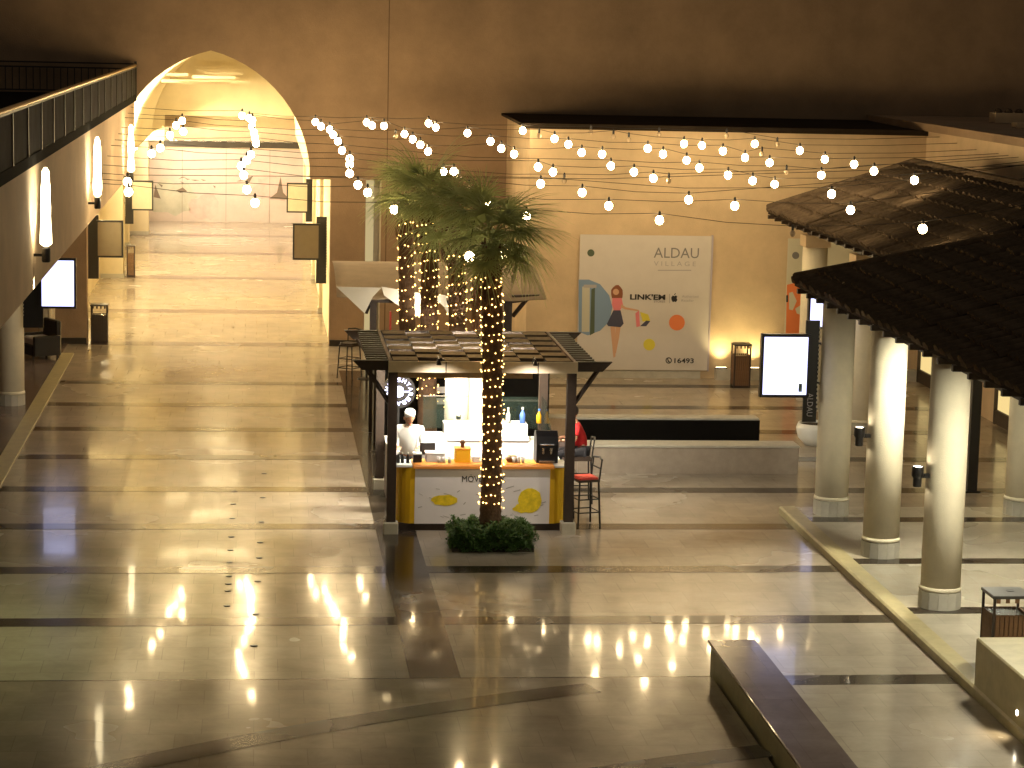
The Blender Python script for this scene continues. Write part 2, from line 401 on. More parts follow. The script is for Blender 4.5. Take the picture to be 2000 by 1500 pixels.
# ---- the hall beyond the arch
hall = thing('shopping_hall', 'bright cream hall with pilasters seen through the pointed arch', 'building', (0, 60.9, 0))
mb = MB()
mat('vault_paint', (.80, .70, .46), .8, var=.05, scale=1.5)
n = len(AR); vs = [(x, 0.0, z) for x, z in AR] + [(x, 24.0, z) for x, z in AR]
fs = [(i, i + 1, n + i + 1, n + i) for i in range(n - 1)]
mb.add(vs, fs); mb.build('vault', 'vault_paint', hall)
for x0, x1, nm in ((-5.0, -3.72, 'ceiling_ledge'), (1.33, 2.0, 'ceiling_ledge')):
    MB().box(x0, x1, 0, 24, 4.29, 4.5).build(nm, 'stucco_light', hall)
MB().box(1.88, 2.2, .0, 37.9, 0, 4.29).build('side_wall', 'stucco_light', hall)
MB().box(-5.3, -5.0, .0, 37.9, 0, 4.29).build('side_wall', 'stucco_light', hall)
for y0, y1, xf in ((2.2, 3.6, -4.55), (15.3, 16.1, -4.27), (26.2, 27.0, -4.68), (31.0, 31.6, -4.18)):
    p = MB().box(-5.0, xf, y0, y1, 0, 4.29).build('pilaster', 'stucco_light', hall)
    MB().box(-4.99, xf + .03, y0 - .03, y1 + .03, 0, .14).build('plinth_block', 'plinth', p)
for y0 in (6.6, 15.6, 30.9):
    p = MB().box(1.78, 1.88, y0, y0 + .5, 0, 4.29).build('pilaster', 'stucco_light', hall)
    MB().box(1.75, 1.87, y0 - .03, y0 + .53, 0, .14).build('plinth_block', 'plinth', p)
# stepped end bay
MB().box(-5.3, 2.2, 24.0, 24.5, 4.9, 7.8).build('end_wall', 'stucco_light', hall)
MB().box(-5.3, -3.3, 24.0, 24.5, 4.0, 4.9).build('corbel_block', 'stucco_light', hall)
MB().box(1.55, 2.2, 24.0, 24.5, 4.0, 4.9).build('corbel_block', 'stucco_light', hall)
MB().box(-5.3, 2.2, 25.6, 26.2, 4.42, 4.9).build('cross_beam', 'stucco', hall)
MB().box(-5.3, 2.2, 26.2, 38.5, 4.75, 4.95).build('flat_ceiling', 'stucco_light', hall)
MB().box(-5.3, 3.0, 37.9, 38.2, 0, 4.75).build('back_wall', 'stucco', hall)
MB().box(-3.6, 1.62, 31.0, 31.3, 3.42, 3.66).build('dark_beam', 'plinth_dark', hall)
for i in range(9):
    MB().box(-3.4 + i * .55, -3.05 + i * .55, 30.94, 31.0, 3.64, 3.69).build('beam_clip', 'steel', hall)
hw_ = ['nearest the arch', 'second from the arch on the left', 'second from the arch on the right', 'fourth', 'fifth', 'sixth', 'seventh', 'eighth', 'deepest in the vault']
for i, (x, Y, w) in enumerate(((-1.4, 63.3, .65), (-2.0, 65.0, .6), (-.85, 65.3, .6), (-1.3, 70.4, .6), (-2.6, 73.0, .45), (-1.1, 76.0, .6), (-1.4, 79.0, .6), (-.9, 81.5, .6), (-1.6, 83.6, .6))):
    l = thing('strip_lamp', 'slim ceiling strip lamp of the hall vault, ' + hw_[i], 'lamp', (x, Y, 6.55), group='strip lamps of the hall vault')
    MB().box(-w, w, -.05, .05, .012, .02).build('diffuser', 'hall_strip', l)
    MB().box(-w - .02, w + .02, -.09, -.06, .0, .09).build('side_shade', 'stucco_light', l); MB().box(-w - .02, w + .02, .06, .09, .0, .09).build('side_shade', 'stucco_light', l)
    MB().box(-w - .02, w + .02, -.06, .06, .06, .09).build('housing', 'stucco_light', l)
for i, y in enumerate((63, 68, 73, 78, 83)):  # fill lights added out of view to brighten the hall
    l = thing('added_wall_light', 'added warm fill light hidden on the left hall wall, %s from the arch' % ('nearest', 'second', 'third', 'fourth', 'farthest')[i], 'lamp', (-4.99, y, 3.5), group='added fill lights on the left hall wall')
    MB().box(.05, .06, -1.0, 1.0, .04, .56).build('diffuser', 'hall_fill', l); MB().box(0, .049, -1.04, 1.04, 0, .6).build('housing', 'white_gloss', l)
cv = thing('added_cove_light', 'added unseen long fill light at the left springing of the hall vault', 'lamp', (-3.55, 66.3, 4.40))  # unseen light added to lift the vault brightness
MB().box(-.14, .0, -4.6, 4.6, 0, .05).build('trough', 'stucco_light', cv); MB().box(-.13, -.01, -4.5, 4.5, .051, .06).build('diffuser', 'vault_fill', cv)
for i, y in enumerate((88.5, 94.5)):  # hidden lights added for the mural and the last bay
    l = thing('added_bay_light', 'added pale fill light high on the left wall of the last hall bay, ' + ('nearer the arch', 'by the mural')[i], 'lamp', (-4.99, y, 3.5), group='added fill lights of the last hall bay')
    MB().box(.05, .06, -1.3, 1.3, .04, .56).build('diffuser', 'bay_fill', l); MB().box(0, .049, -1.34, 1.34, 0, .6).build('housing', 'white_gloss', l)

# ---- mural hoarding at the end of the hall
mur = thing('mural_hoarding', 'pale painted hoarding closing the far end of the hall', 'mural', (0, 98.4, 0))
MB().box(-4.95, 2.1, 0, .08, 0, 3.02).build('board', 'mural_pink', mur)
def poly_print(parent, pts, Y, m, name, off=.006, y0=None):
    """flat printed shape on a board whose face is at Y; pts are picture pixels"""
    q = [at(x, y, Y) for x, y in pts]
    base = parent.location
    m_ = MB(); m_.prism_y([(p.x - base.x, p.z - base.z) for p in q], Y - off - base.y, Y - off * .3 - base.y)
    return m_.build(name, m, parent)
def blob(cx, cy, rx, ry, n=18, jag=.12, seed=1):
    rnd = random.Random(seed); return [(cx + rx * math.cos(2 * math.pi * i / n) * (1 + rnd.uniform(-jag, jag)), cy + ry * math.sin(2 * math.pi * i / n) * (1 + rnd.uniform(-jag, jag))) for i in range(n)]
poly_print(mur, blob(335, 385, 42, 36, jag=.25, seed=2), 98.4, 'mural_green', 'green_patch')
poly_print(mur, blob(400, 405, 30, 25, jag=.25, seed=3), 98.4, 'mural_rose', 'rose_patch')
poly_print(mur, blob(535, 368, 36, 26, jag=.25, seed=4), 98.4, 'mural_rose', 'rose_patch')
poly_print(mur, [(526, 388), (541, 376), (548, 345), (553, 376), (566, 390)], 98.4, 'mural_dark', 'tree_silhouette', .012)
poly_print(mur, [(300, 385), (303, 360), (310, 378), (314, 388)], 98.4, 'mural_dark', 'tree_silhouette', .012)
for x, y, l, d in ((348, 350, 16, -4), (360, 347, 12, 3), (372, 351, 18, 1), (392, 350, 11, 2), (352, 354, 8, 3), (462, 354, 14, -1)):
    poly_print(mur, [(x, y), (x + l * .5, y + d - 1), (x + l, y + d), (x + l * .5, y + d + 1.2)], 98.4, 'mural_dark', 'branch', .012)
for pts in ([(478, 355), (487, 346), (494, 344), (486, 358)], [(344, 372), (357, 366), (366, 374), (352, 377)], [(309, 358), (318, 362), (316, 366)], [(416, 362), (421, 364), (420, 368)]):
    poly_print(mur, pts, 98.4, 'mural_dark', 'bird', .012)
mb = MB()
for x in (-4.9, -3.1, -1.3, .5):
    MB().box(x, x + .012, -.009, 0, 0, 3.02).build('board_joint', 'mural_dark', mur)

# ---- shop block with poster wall and its flat tiled roof
shop = thing('shop_block', 'low cream shop block with a dark tiled eave, behind the string lights', 'building', (0, 55.2, 0))
MB().box(6.36, 15.9, 0, 5.2, 0, 5.93).build('wall', 'stucco', shop)
MB().box(6.36, 10.6, -.05, 0, 0, .18).build('plinth_course', 'plinth', shop)
MB().box(10.95, 15.9, -.28, 0, 0, .26).build('light_ledge', 'plinth', shop)
MB().prism_x([(-.12, 5.93), (5.19, 6.0), (5.19, 6.06), (-.12, 6.0)], 6.2, 15.9).build('roof', 'deck', shop)
MB().box(6.18, 15.89, -.16, -.12, 5.90, 6.03).build('eave_board', 'deck', shop)

# ---- building on the right
rb = thing('right_building', 'long ochre building on the right with lit shop windows behind the arcade', 'building', (15.9, 0, 0))
MB().box(0, 8, 15, 60.38, 0, 6.02).build('wall', 'stucco', rb)
MB().box(-.12, 8, 14.9, 60.38, 6.02, 6.2).build('coping', 'stucco_brown', rb)
for y0, y1, z1 in ((50.2, 51.6, 2.6), (52.2, 54.6, 2.6), (46.2, 48.6, 2.6), (41.4, 43.8, 2.6), (36.5, 38.9, 2.6), (31.5, 34.0, 2.6)):
    w = MB().box(-.06, -.005, y0, y1, .35, z1).build('shop_window', 'lit_window', rb)
    for yy in (y0, (y0 + y1) / 2, y1): MB().box(-.12, -.061, yy - .05, yy + .05, 0.03, z1 + .08).build('mullion', 'wood_dark', w)
    MB().box(-.12, -.062, y0, y1, .05, .35).build('sill_panel', 'wood_dark', w)
gb = thing('parapet_block', 'small pale parapet with scalloped tile coping above the right building', 'parapet', (0, 0, 0))
a = at(1945, 222, 56); b = at(2040, 262, 56)
MB().box(a.x, a.x + 4, 56, 56.5, 6.21, a.z + .02).build('face', 'stucco', gb)
c = at(1985, 300, 53)
MB().box(at(1985, 262, 53).x, 21, 53, 53.4, 6.21, at(1985, 240, 53).z).build('face', 'stucco', gb)
for i in range(9):
    MB().ball((a.x + .12 + i * .26, 56.2, a.z + .02), .11, 8, 5).build('cap_tile', 'clay_tile', gb)

# ---- left building: lit upper wall over an open arcade, terrace with railings
lb = thing('left_building', 'left building with a lit upper wall carried over a dark arcade', 'building', (-3.1, 0, 0))
MB().box(-.35, 0, 18, 60.38, 4.45, 6.2).build('upper_wall', 'stucco_left', lb)
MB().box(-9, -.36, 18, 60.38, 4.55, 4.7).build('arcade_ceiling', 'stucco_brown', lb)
MB().box(-9, .06, 18, 60.37, 6.2, 6.36).build('terrace_slab', 'black_matt', lb)
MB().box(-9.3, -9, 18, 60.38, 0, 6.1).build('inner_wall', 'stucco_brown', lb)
rl = thing('terrace_railing', 'long dark panelled terrace railing with a brass handrail', 'railing', (-3.06, 0, 6.36))
y = 20.0
while y < 60:
    p = MB().box(-.012, .012, y + .03, min(y + 1.97, 60.2), .005, .66).build('infill_panel', 'glass_dark', rl)
    MB().box(-.03, .03, y - .03, y + .03, 0, .7).build('post', 'iron', rl)
    y += 2.0
MB().box(-.03, .03, 20, 60.3, .665, .69).build('mid_rail', 'iron', rl)
MB().tube([(0, 20, .72), (0, 60.3, .72)], .035, 8).build('handrail', 'brass', rl)
MB().box(-.03, .03, 60.2, 60.3, 0, .82).build('post', 'iron', rl)
r2 = thing('baluster_railing', 'black iron baluster railing across the far end of the terrace', 'railing', (-3.1, 60.15, 6.36))
for z in (0.05, .62, .74): MB().box(-6, 0, -.02, .02, z, z + .035).build('rail', 'iron', r2)
bmh = MB().box(-.012, .012, -.012, .012, .08, .62).mesh('baluster'); bmh.materials.append(MATS['iron'])
for i in range(30): put('baluster', bmh, r2, (-.1 - i * .17, 0, 0))
# wall lamps with their beams
for i, (px, py) in enumerate(((80, 498), (183, 397), (250, 346), (-100, 680))):  # last lamp is added out of view to light the foreground
    p = atx(px, py, -3.0)
    s = thing('wall_lamp', ('black wall lamp on the left upper wall, nearest of three', 'black wall lamp on the left upper wall, middle of three', 'black wall lamp on the left upper wall, nearest the arch', 'added black wall lamp continuing the row, unseen outside the left edge of the frame')[i], 'wall lamp', (-3.1, p.y, p.z), group='wall lamps along the left building')
    MB().box(0, .12, -.02, .02, -.02, .02).build('bracket', 'black', s)
    MB().lathe([(.05, -.1), (.06, -.08), (.06, .09), (.05, .1)], 14, .17, 0, cap=False).build('housing', 'black', s, True)
    MB().lathe([(.001, .085), (.045, .085)], 12, .17, 0, cap=False).build('lens', 'lamp_hot', s)
    q = MB(); pr_ = [(.03, .12)]; rl_ = random.Random(i)
    for kk in range(9): pr_.append((.078 * (1 - .3 * (kk / 8) ** 2) * rl_.uniform(.82, 1.1), .16 + kk * .125))
    pr_.append((.02, 1.22)); q.lathe(pr_, 14, .17, 0); q.build('glass_tube', 'tube_glow', s, True)
    for d, e, zz in ((1, 160, .12), (-1, 90, -.12)):
        L = bpy.data.lights.new('beam', 'SPOT'); L.energy = e * (1.35 if i == 0 else 1); L.spot_size = R(110 if d > 0 else 40); L.spot_blend = .9; L.color = (1, .86, .58); L.shadow_soft_size = .02
        o = bpy.data.objects.new('beam', L); COL.objects.link(o); o.parent = s; o.location = (.30, 0, zz); o.rotation_euler = (R(180), R(-30), 0) if d > 0 else (0, R(40), 0)

# ---- columns
def column(x, y, z0, z1, r, label, group, capital=False):
    c = thing('column', label, 'column', (x, y, z0), group=group)
    h = z1 - z0
    MB().lathe([(r * .985, .26), (r * .985, h * .5), (r * .97, h)], 36).build('shaft', 'column_paint', c, True)
    n = 14; me = MB()
    a0 = math.pi / n * .97
    vs = []
    for zz in (0, .255):
        for rr in (r * .9, r * 1.06):
            for a in (-a0, a0): vs.append((rr * math.cos(a), rr * math.sin(a), zz))
    st = MB().add(vs, [(0, 1, 5, 4), (2, 3, 7, 6), (0, 2, 6, 4), (1, 3, 7, 5), (4, 5, 7, 6), (0, 1, 3, 2)]).mesh('base_stone'); st.materials.append(MATS['plinth'])
    for i in range(n): put('base_stone', st, c, (0, 0, random.uniform(-.004, 0)), (0, 0, 2 * math.pi * i / n + .1))
    MB().lathe([(r * .88, 0), (r * .88, .25)], 24).build('base_core', 'concrete', c)
    MB().lathe([(r * 1.0, .258), (r * 1.05, .27), (r * 1.02, .30), (r * .99, .32)], 36).build('base_ring', 'column_paint', c, True)
    if capital:
        MB().box(-r, r, -r, r, h, h + .26).build('capital', 'stucco', c)
        MB().box(-.16, .16, -.16, .16, h + .26, h + .45).build('bearing_block', 'wood_dark', c)
    return c
NZ = .12
def col_on(px, py):
    return fl(px, py, NZ)
cols = []
for i, (x, y) in enumerate(((9.80, 38.75), (9.80, 35.50), (9.80, 32.20), (9.80, 28.0 - 4.2))):
    if i == 3: continue
    cols.append(column(x, y, NZ, 3.86, .29, ('round cream column behind the lit screen sign, farthest of the front three', 'round cream column in the middle of the front three', 'round cream column nearest the camera, beside the near bin')[i], 'front columns of the near pavilion'))
column(13.15, 38.75, NZ, 3.86, .29, 'round cream column at the right edge of the photo, in the back row', 'back columns of the near pavilion')
column(13.15, 35.5, NZ, 3.86, .29, 'round cream column of the back row just beyond the right edge', 'back columns of the near pavilion')
column(12.53, 47.5, 0, 3.5, .29, 'brownish round column of the far pavilion with a square block on top', 'columns of the far pavilion', True)
column(12.53, 52.0, 0, 3.5, .29, 'farthest round column of the far pavilion, half hidden behind its neighbour', 'columns of the far pavilion', True)
column(-5.2, 50.6, 0, 4.55, .28, 'round ochre column at the left edge of the photo', 'columns of the left arcade')
column(-5.2, 59.3, 0, 4.55, .20, 'round column of the left arcade close to the arch wall', 'columns of the left arcade')
bp = thing('black_post', 'slim black post standing behind the nearest cream column', 'post', (13.05, 41.3, 0))
MB().box(-.09, .09, -.09, .09, .03, 4.1).build('shaft', 'black', bp); MB().box(-.14, .14, -.14, .14, 0, .03).build('foot', 'black', bp)
# cylinder up and down lights on the columns
def col_lamp(x, y, z, label):
    s = thing('column_lamp', label, 'wall lamp', (x, y, z), group='up and down lights on the columns')
    MB().box(.06, .20, -.025, .025, -.03, .03).build('bracket', 'black', s)
    MB().lathe([(.055, -.16), (.062, -.15), (.062, -.02)], 16, 0, 0, cap=False).build('lower_housing', 'black', s, True)
    MB().lathe([(.068, -.03), (.085, .0), (.085, .13), (.078, .14)], 16, 0, 0, cap=False).build('upper_housing', 'black', s, True)
    MB().lathe([(.001, .125), (.076, .125)], 14, 0, 0, cap=False).build('lens', 'lamp_hot', s)
    MB().lathe([(.001, -.14), (.05, -.14)], 14, 0, 0, cap=False).build('lens', 'lamp_hot', s)
    for d, e in ((1, 60), (-1, 80)):
        L = bpy.data.lights.new('beam', 'SPOT'); L.energy = e; L.spot_size = R(60); L.spot_blend = 1; L.color = (1, .88, .55); L.shadow_soft_size = .04
        o = bpy.data.objects.new('beam', L); COL.objects.link(o); o.parent = s; o.location = (.03, 0, .15 * d); o.rotation_euler = (R(180) if d > 0 else 0, (R(-14) if d > 0 else R(-14)), 0)
        if d < 0: o.rotation_euler = (0, R(14), 0)
col_lamp(9.80 - .44, 35.42, 2.05, 'black up and down light on the middle cream column')
col_lamp(9.80 - .44, 32.12, 2.05, 'black up and down light on the nearest cream column')
col_lamp(13.15 - .44, 38.7, 2.05 + .7, 'black up and down light on the back row column at the right edge')

# ---- tiled pavilions
def pavilion(name, label, X0, ze, Yfar, Ynear, run, rise):
    p = thing(name, label, 'roof', (X0, 0, ze))
    XR, ZR = run, rise
    # deck: west slope, far hip, east slope
    me = MB()
    t = .07
    yf, yn = Yfar, Ynear
    for dz in (0, -t):
        me.add([(0, yn, dz), (0, yf, dz), (2 * XR, yf, dz), (2 * XR, yn, dz), (XR, yf - XR, ZR + dz), (XR, yn, ZR + dz)],
               [(0, 1, 4, 5), (1, 2, 4), (2, 3, 5, 4)])
    me.add([(0, yn, 0), (0, yf, 0), (2 * XR, yf, 0), (2 * XR, yn, 0), (0, yn, -t), (0, yf, -t), (2 * XR, yf, -t), (2 * XR, yn, -t)], [(0, 1, 5, 4), (1, 2, 6, 5), (2, 3, 7, 6)])
    me.build('roof_deck', 'deck', p)
    MB().box(.28, .42, yn, yf - .3, -.26, -.075).build('eave_beam', 'wood_dark', p)
    MB().box(2 * XR - .42, 2 * XR - .28, yn, yf - .3, -.26, -.075).build('eave_beam', 'wood_dark', p)
    # barrel tile runs, stepped down the slope
    pitch = .36; r = .135; sl = math.hypot(XR, ZR); ux, uz = XR / sl, ZR / sl
    def run_mesh(L):
        m = MB(); s = -.10; n = 6; k = 0
        while s < L - .05:
            e = min(s + .52, L)
            vs = []
            for ss, rr, lift in ((s, r, .055), (e, r * .82, .015)):
                for i in range(n):
                    a = math.pi * i / (n - 1)
                    vs.append((ss * ux - uz * (rr * math.sin(a) * .75 + lift), rr * math.cos(a), ss * uz + ux * (rr * math.sin(a) * .75 + lift)))
            m.add(vs, [(i, i + 1, n + i + 1, n + i) for i in range(n - 1)] + [tuple(range(n))])
            s += .46; k += 1
        q = m.mesh('tile_run'); q.materials.append(MATS['clay_tile']); return q
    full = [run_mesh(sl - .05), run_mesh(sl - .05)]
    y = yn + .2; k = 0
    while y < yf - .15:
        d = yf - y
        me_ = full[k % 2] if d > XR else run_mesh(sl * max(.12, d / XR) - .05)
        put('tile_run', me_, p, (random.uniform(-.05, .05), y, random.uniform(-.012, .012)), (0, 0, R(random.uniform(-.6, .6))))
        y += pitch; k += 1
    MB().tube([(0, yf, .08), (XR, yf - XR, ZR + .08)], .085, 8).build('hip_cap', 'clay_tile', p)
    MB().tube([(XR, yf - XR, ZR + .08), (XR, yn, ZR + .08)], .085, 8).build('ridge_cap', 'clay_tile', p)
    # rafter ends
    y = yn + .3
    rme = MB().box(-.05, .5, -.04, .04, -.16, -.075).mesh('rafter_end'); rme.materials.append(MATS['wood_dark'])
    while y < yf - .2:
        put('rafter_end', rme, p, (0, y, 0)); y += .72
    return p
pavilion('near_pavilion_roof', 'dark hipped roof of barrel tiles over the near cream columns', 9.44, 3.9, 40.6, 19.0, 3.4, 1.2)
pavilion('far_pavilion_roof', 'dark hipped tile roof farther back, below the last string bulbs', 11.72, 4.18, 53.4, 39.9, 2.65, 1.25)
for i, (x, y) in enumerate(((10.35, 24.6), (10.45, 29.9), (10.5, 34.0))):
    l = thing('arcade_lamp', ('flat lamp under the near pavilion roof, nearest the camera', 'flat lamp under the near pavilion roof, middle', 'flat lamp under the near pavilion roof, far end')[i], 'lamp', (x, y, 3.75), group='lamps under the near pavilion roof')
    MB().box(-.22, .22, -.22, .22, -.02, -.01).build('diffuser', 'arcade_panel', l); MB().box(-.25, .25, -.25, .25, -.01, .05).build('housing', 'white_gloss', l)
l = thing('green_arcade_lamp', 'greenish flat lamp under the left arcade ceiling', 'lamp', (-4.1, 31.0, 4.54))
MB().box(-.35, .35, -.6, .6, -.03, -.02).build('diffuser', 'green_panel', l); MB().box(-.38, .38, -.63, .63, -.02, 0).build('housing', 'white_gloss', l)

# ---- stone basin, low walls, planter
bs = thing('stone_basin', 'long low stone basin with a black sunken middle, right of the kiosk', 'basin', (0, 42.95, 0))
MB().bbox(6.0, 10.2, 0, .55, 0, .5).build('front_wall', 'basin_stone', bs)
MB().box(6.2, 9.98, .56, 3.3, 0, .04).build('black_bed', 'black_matt', bs)
MB().bbox(5.7, 6.2, .56, 3.3, 0, .5).build('end_wall', 'purple_granite', bs)
MB().box(5.7, 10.15, 3.3, 3.6, 0, .47).build('back_wall', 'black_matt', bs)
MB().bbox(5.7, 10.15, 3.32, 3.75, .471, .51).build('back_coping', 'plinth', bs)
MB().bbox(5.98, 10.22, -.02, .57, .501, .54).build('front_coping', 'plinth', bs)
for i in range(2):
    m = MB(); m.lathe([(.03, .04), (.03, .16), (.015, .2)], 8, 7.2 + i * 1.3, 1.8); m.build('fountain_nozzle', 'steel', bs)
lw = thing('low_wall', 'long low wall with polished purple granite top in the right foreground', 'wall', (0, 0, 0))
MB().box(5.86, 6.40, 14, 29.1, 0, .42).build('wall_body', 'kerb', lw)
MB().bbox(5.82, 6.45, 14, 29.15, .421, .455, .01).build('top_slab', 'purple_granite', lw)
pb = thing('stone_block', 'pale stone block seat standing at the platform kerb, right edge', 'bench', (0, 0, 0))
MB().bbox(9.05, 12.5, 18, 28.1, .12, .75, .02).build('block', 'kerb', pb)
for i, (px, py) in enumerate(((1983, 1392),)):
    p = atx(px, py, 9.02)
    s = thing('recessed_lamp', 'tiny bright round lamp set in the stone block above the kerb', 'lamp', (9.05, p.y, p.z))
    q = MB(); q.tube([(-.012, 0, 0), (.0, 0, 0)], .035, 12); q.build('lens', 'lamp_hot', s)
    q = MB(); q.tube([(-.008, 0, 0), (.0, 0, 0)], .045, 12); q.build('rim', 'steel', s)
    L = bpy.data.lights.new('beam', 'SPOT'); L.energy = 14; L.spot_size = R(110); L.spot_blend = .8; L.color = (1, .82, .5); L.shadow_soft_size = .03
    o = bpy.data.objects.new('beam', L); COL.objects.link(o); o.parent = s; o.location = (-.03, 0, 0); o.rotation_euler = (0, R(60), 0)

# ---- uplights on the poster wall
for i, px in enumerate((1408, 1472)):
    p = at(px, 716, 55.05)
    s = thing('floor_uplight', ('wall washer glowing left of the slatted bin at the poster wall', 'wall washer glowing right of the slatted bin at the poster wall')[i], 'lamp', (p.x, 55.06, .26), group='wall washers at the poster wall')
    MB().box(-.14, .14, -.08, .02, 0, .03).build('housing', 'black', s); MB().box(-.12, .12, -.06, .0, .031, .036).build('lens', 'strip_glow', s)
    L = bpy.data.lights.new('beam', 'SPOT'); L.energy = 110; L.spot_size = R(95); L.spot_blend = 1; L.color = (1, .78, .36); L.shadow_soft_size = .05
    o = bpy.data.objects.new('beam', L); COL.objects.link(o); o.parent = s; o.location = (0, -.12, .05); o.rotation_euler = (R(168), 0, 0)

# ================================================================== THINGS
# ---- string lights
BULBS = [(616,238),(627,247),(644,253),(651,263),(660,276),(668,294),(683,310),(683,321),(683,339),(699,361),(718,376),
 (716,239),(727,245),(750,246),(790,262),(806,272),(821,283),(836,296),(866,335),(886,335),(952,394),(1028,422),(770,409),
 (837,241),(851,249),(913,260),(958,276),(979,290),(1004,301),(1051,326),(1080,336),(1056,359),(1137,376),(1189,402),(1288,430),
 (1021,255),(1083,271),(1110,282),(1136,298),(1176,301),(1193,324),(1238,336),(1276,348),(1265,290),(1295,301),(1341,313),(1366,328),(1345,390),(1435,402),
 (1336,281),(1371,284),(1412,295),(1455,308),(1503,318),(1422,342),(1470,353),(1513,360),(1474,281),(1562,294),(1611,311),(1604,342),(1624,379),(1668,321),(1707,334),(1661,410),(1786,352),(1802,447),
 (356,236),(344,245),(358,257),(332,264),(313,289),(296,300),(473,226),(487,231),(493,235),(492,247),(496,259),(498,269),(500,280),(490,302),(482,313),(471,324),(476,342),(482,370),(498,396),(249,355),(251,375)]
DEAD = [(1102,352),(1306,352),(1536,336),(1488,300),(897,345),(916,364),(1053,264),(1154,257),(1198,266),(1228,272),(1287,262),(1419,264),(1518,281),(1548,455),(773,265)]
W1 = [(200, 372), (250, 375), (498, 396), (770, 409), (1028, 422), (1288, 430), (1548, 449), (1802, 447), (2050, 445)]
def w1(x):
    for (xa, ya), (xb, yb) in zip(W1, W1[1:]):
        if x <= xb: return ya + (yb - ya) * (x - xa) / (xb - xa)
    return W1[-1][1]
bins = {}
for lit, lst in ((1, BULBS), (0, DEAD)):
    for x, y in lst:
        v = w1(x) - y
        k = int(round(v / 15.5)) if v > 9 else 0
        bins.setdefault(k, []).append((x, y, lit))
bulb_me = MB().ball((0, 0, -.12), .078, 14, 10, 1.08).mesh('bulb', True); bulb_me.materials.append(MATS['bulb_glow'])
dead_me = MB().ball((0, 0, -.11), .055, 10, 7, 1.15).mesh('bulb', True); dead_me.materials.append(MATS['unlit_glass'])
sock_me = MB().lathe([(.022, -.05), (.026, -.04), (.026, .03), (.01, .06)], 8).mesh('socket'); sock_me.materials.append(MATS['black'])
ks = sorted(bins)
ordw = ['nearest', 'second', 'third', 'fourth', 'fifth', 'sixth', 'seventh', 'eighth', 'ninth', 'tenth', 'eleventh', 'twelfth', 'thirteenth', 'fourteenth']
for idx, k in enumerate(ks):
    Y = 44.4 + k * .9
    yy = lambda x: Y + k * .4 * max(0, min(1, (1050 - x) / 350)) - max(0, x - 1500) * .012
    pts = sorted(bins[k]); P = [(at(x, y, yy(x)), lit) for x, y, lit in pts]
    st = thing('string_light', 'festoon string of round warm bulbs over the square, %s from the camera' % ordw[idx], 'string light', (0, Y, 0), group='festoon strings over the square')
    prev = Vector((-3.1, yy(0) - Y, P[0][0].z + .16)); path = [tuple(prev)]
    for p, lit in P:
        q = Vector((p.x, p.y - Y, p.z + .13))
        if q.x - prev.x > 1.2:
            mid = (prev + q) / 2; mid.z -= .02 * (q.x - prev.x); path.append(tuple(mid))
        path.append(tuple(q)); prev = q
    end = Vector((15.89, prev.y, max(prev.z + .1, 5.78)))
    if prev.x < end.x - .2:
        mid = (prev + end) / 2; mid.z -= .01 * (end.x - prev.x); path.append(tuple(mid)); path.append(tuple(end))
    MB().tube(path, .0055, 4).build('cable', 'wire', st)
    for p, lit in P:
        b = put('bulb', bulb_me if lit else dead_me, st, (p.x, p.y - Y, p.z + .12 if lit else p.z + .1))
        if not lit: b['label'] = 'unlit bulb'
        put('socket', sock_me, b, (0, 0, 0))
# two bulbs hung in the palm
for i, (px, py) in enumerate(((917, 499), (987, 494))):
    p = at(px, py, 38.6)
    s = thing('pendant_bulb', ('bright bulb hung low in the palm crown above the kiosk roof, left', 'bright bulb hung right of the front palm trunk above the kiosk roof')[i], 'lamp', (p.x, p.y, p.z), group='bulbs hung by the palms')
    put('bulb', bulb_me, s, (0, 0, .1))
    MB().tube([(0, 0, .1), (.02, .02, .3), (-.1 if i else .12, .1, .75)], .008, 4).build('cable', 'wire', s)

# ---- palms
def frond_mesh(seed, L=.95):
    rnd = random.Random(seed); m = MB()
    m.tube([(0, 0, 0), (.25, 0, .03), (.52, 0, 0)], [.018, .013, .008], 4)
    nb = 28
    for i in range(nb):
        a = R(-118 + 236 * i / (nb - 1)) + rnd.uniform(-.05, .05)
        l = L * (.72 + .28 * math.cos(a * .75)) * rnd.uniform(.82, 1.05)
        w = .016; dr = rnd.uniform(.25, .6)
        pr = []
        for j in range(5):
            t = j / 4; x = .5 + math.cos(a) * l * t; y = math.sin(a) * l * t
            z = -dr * l * t ** 2.2 + .05 * math.cos(a * 2) * t + rnd.uniform(-.01, .01)
            pr.append((x + rnd.uniform(-.015, .015) * t, y + rnd.uniform(-.015, .015) * t, z, w * (1.05 - t ** 1.5)))
        px, py = -math.sin(a), math.cos(a); vs = []
        for x, y, z, ww in pr: vs += [(x + px * ww, y + py * ww, z), (x - px * ww, y - py * ww, z + .004)]
        m.add(vs, [(2 * j, 2 * j + 1, 2 * j + 3, 2 * j + 2) for j in range(4)])
    me = m.mesh('frond'); me.materials.append(MATS['leaf']); return me
FR = [frond_mesh(s) for s in range(4)]
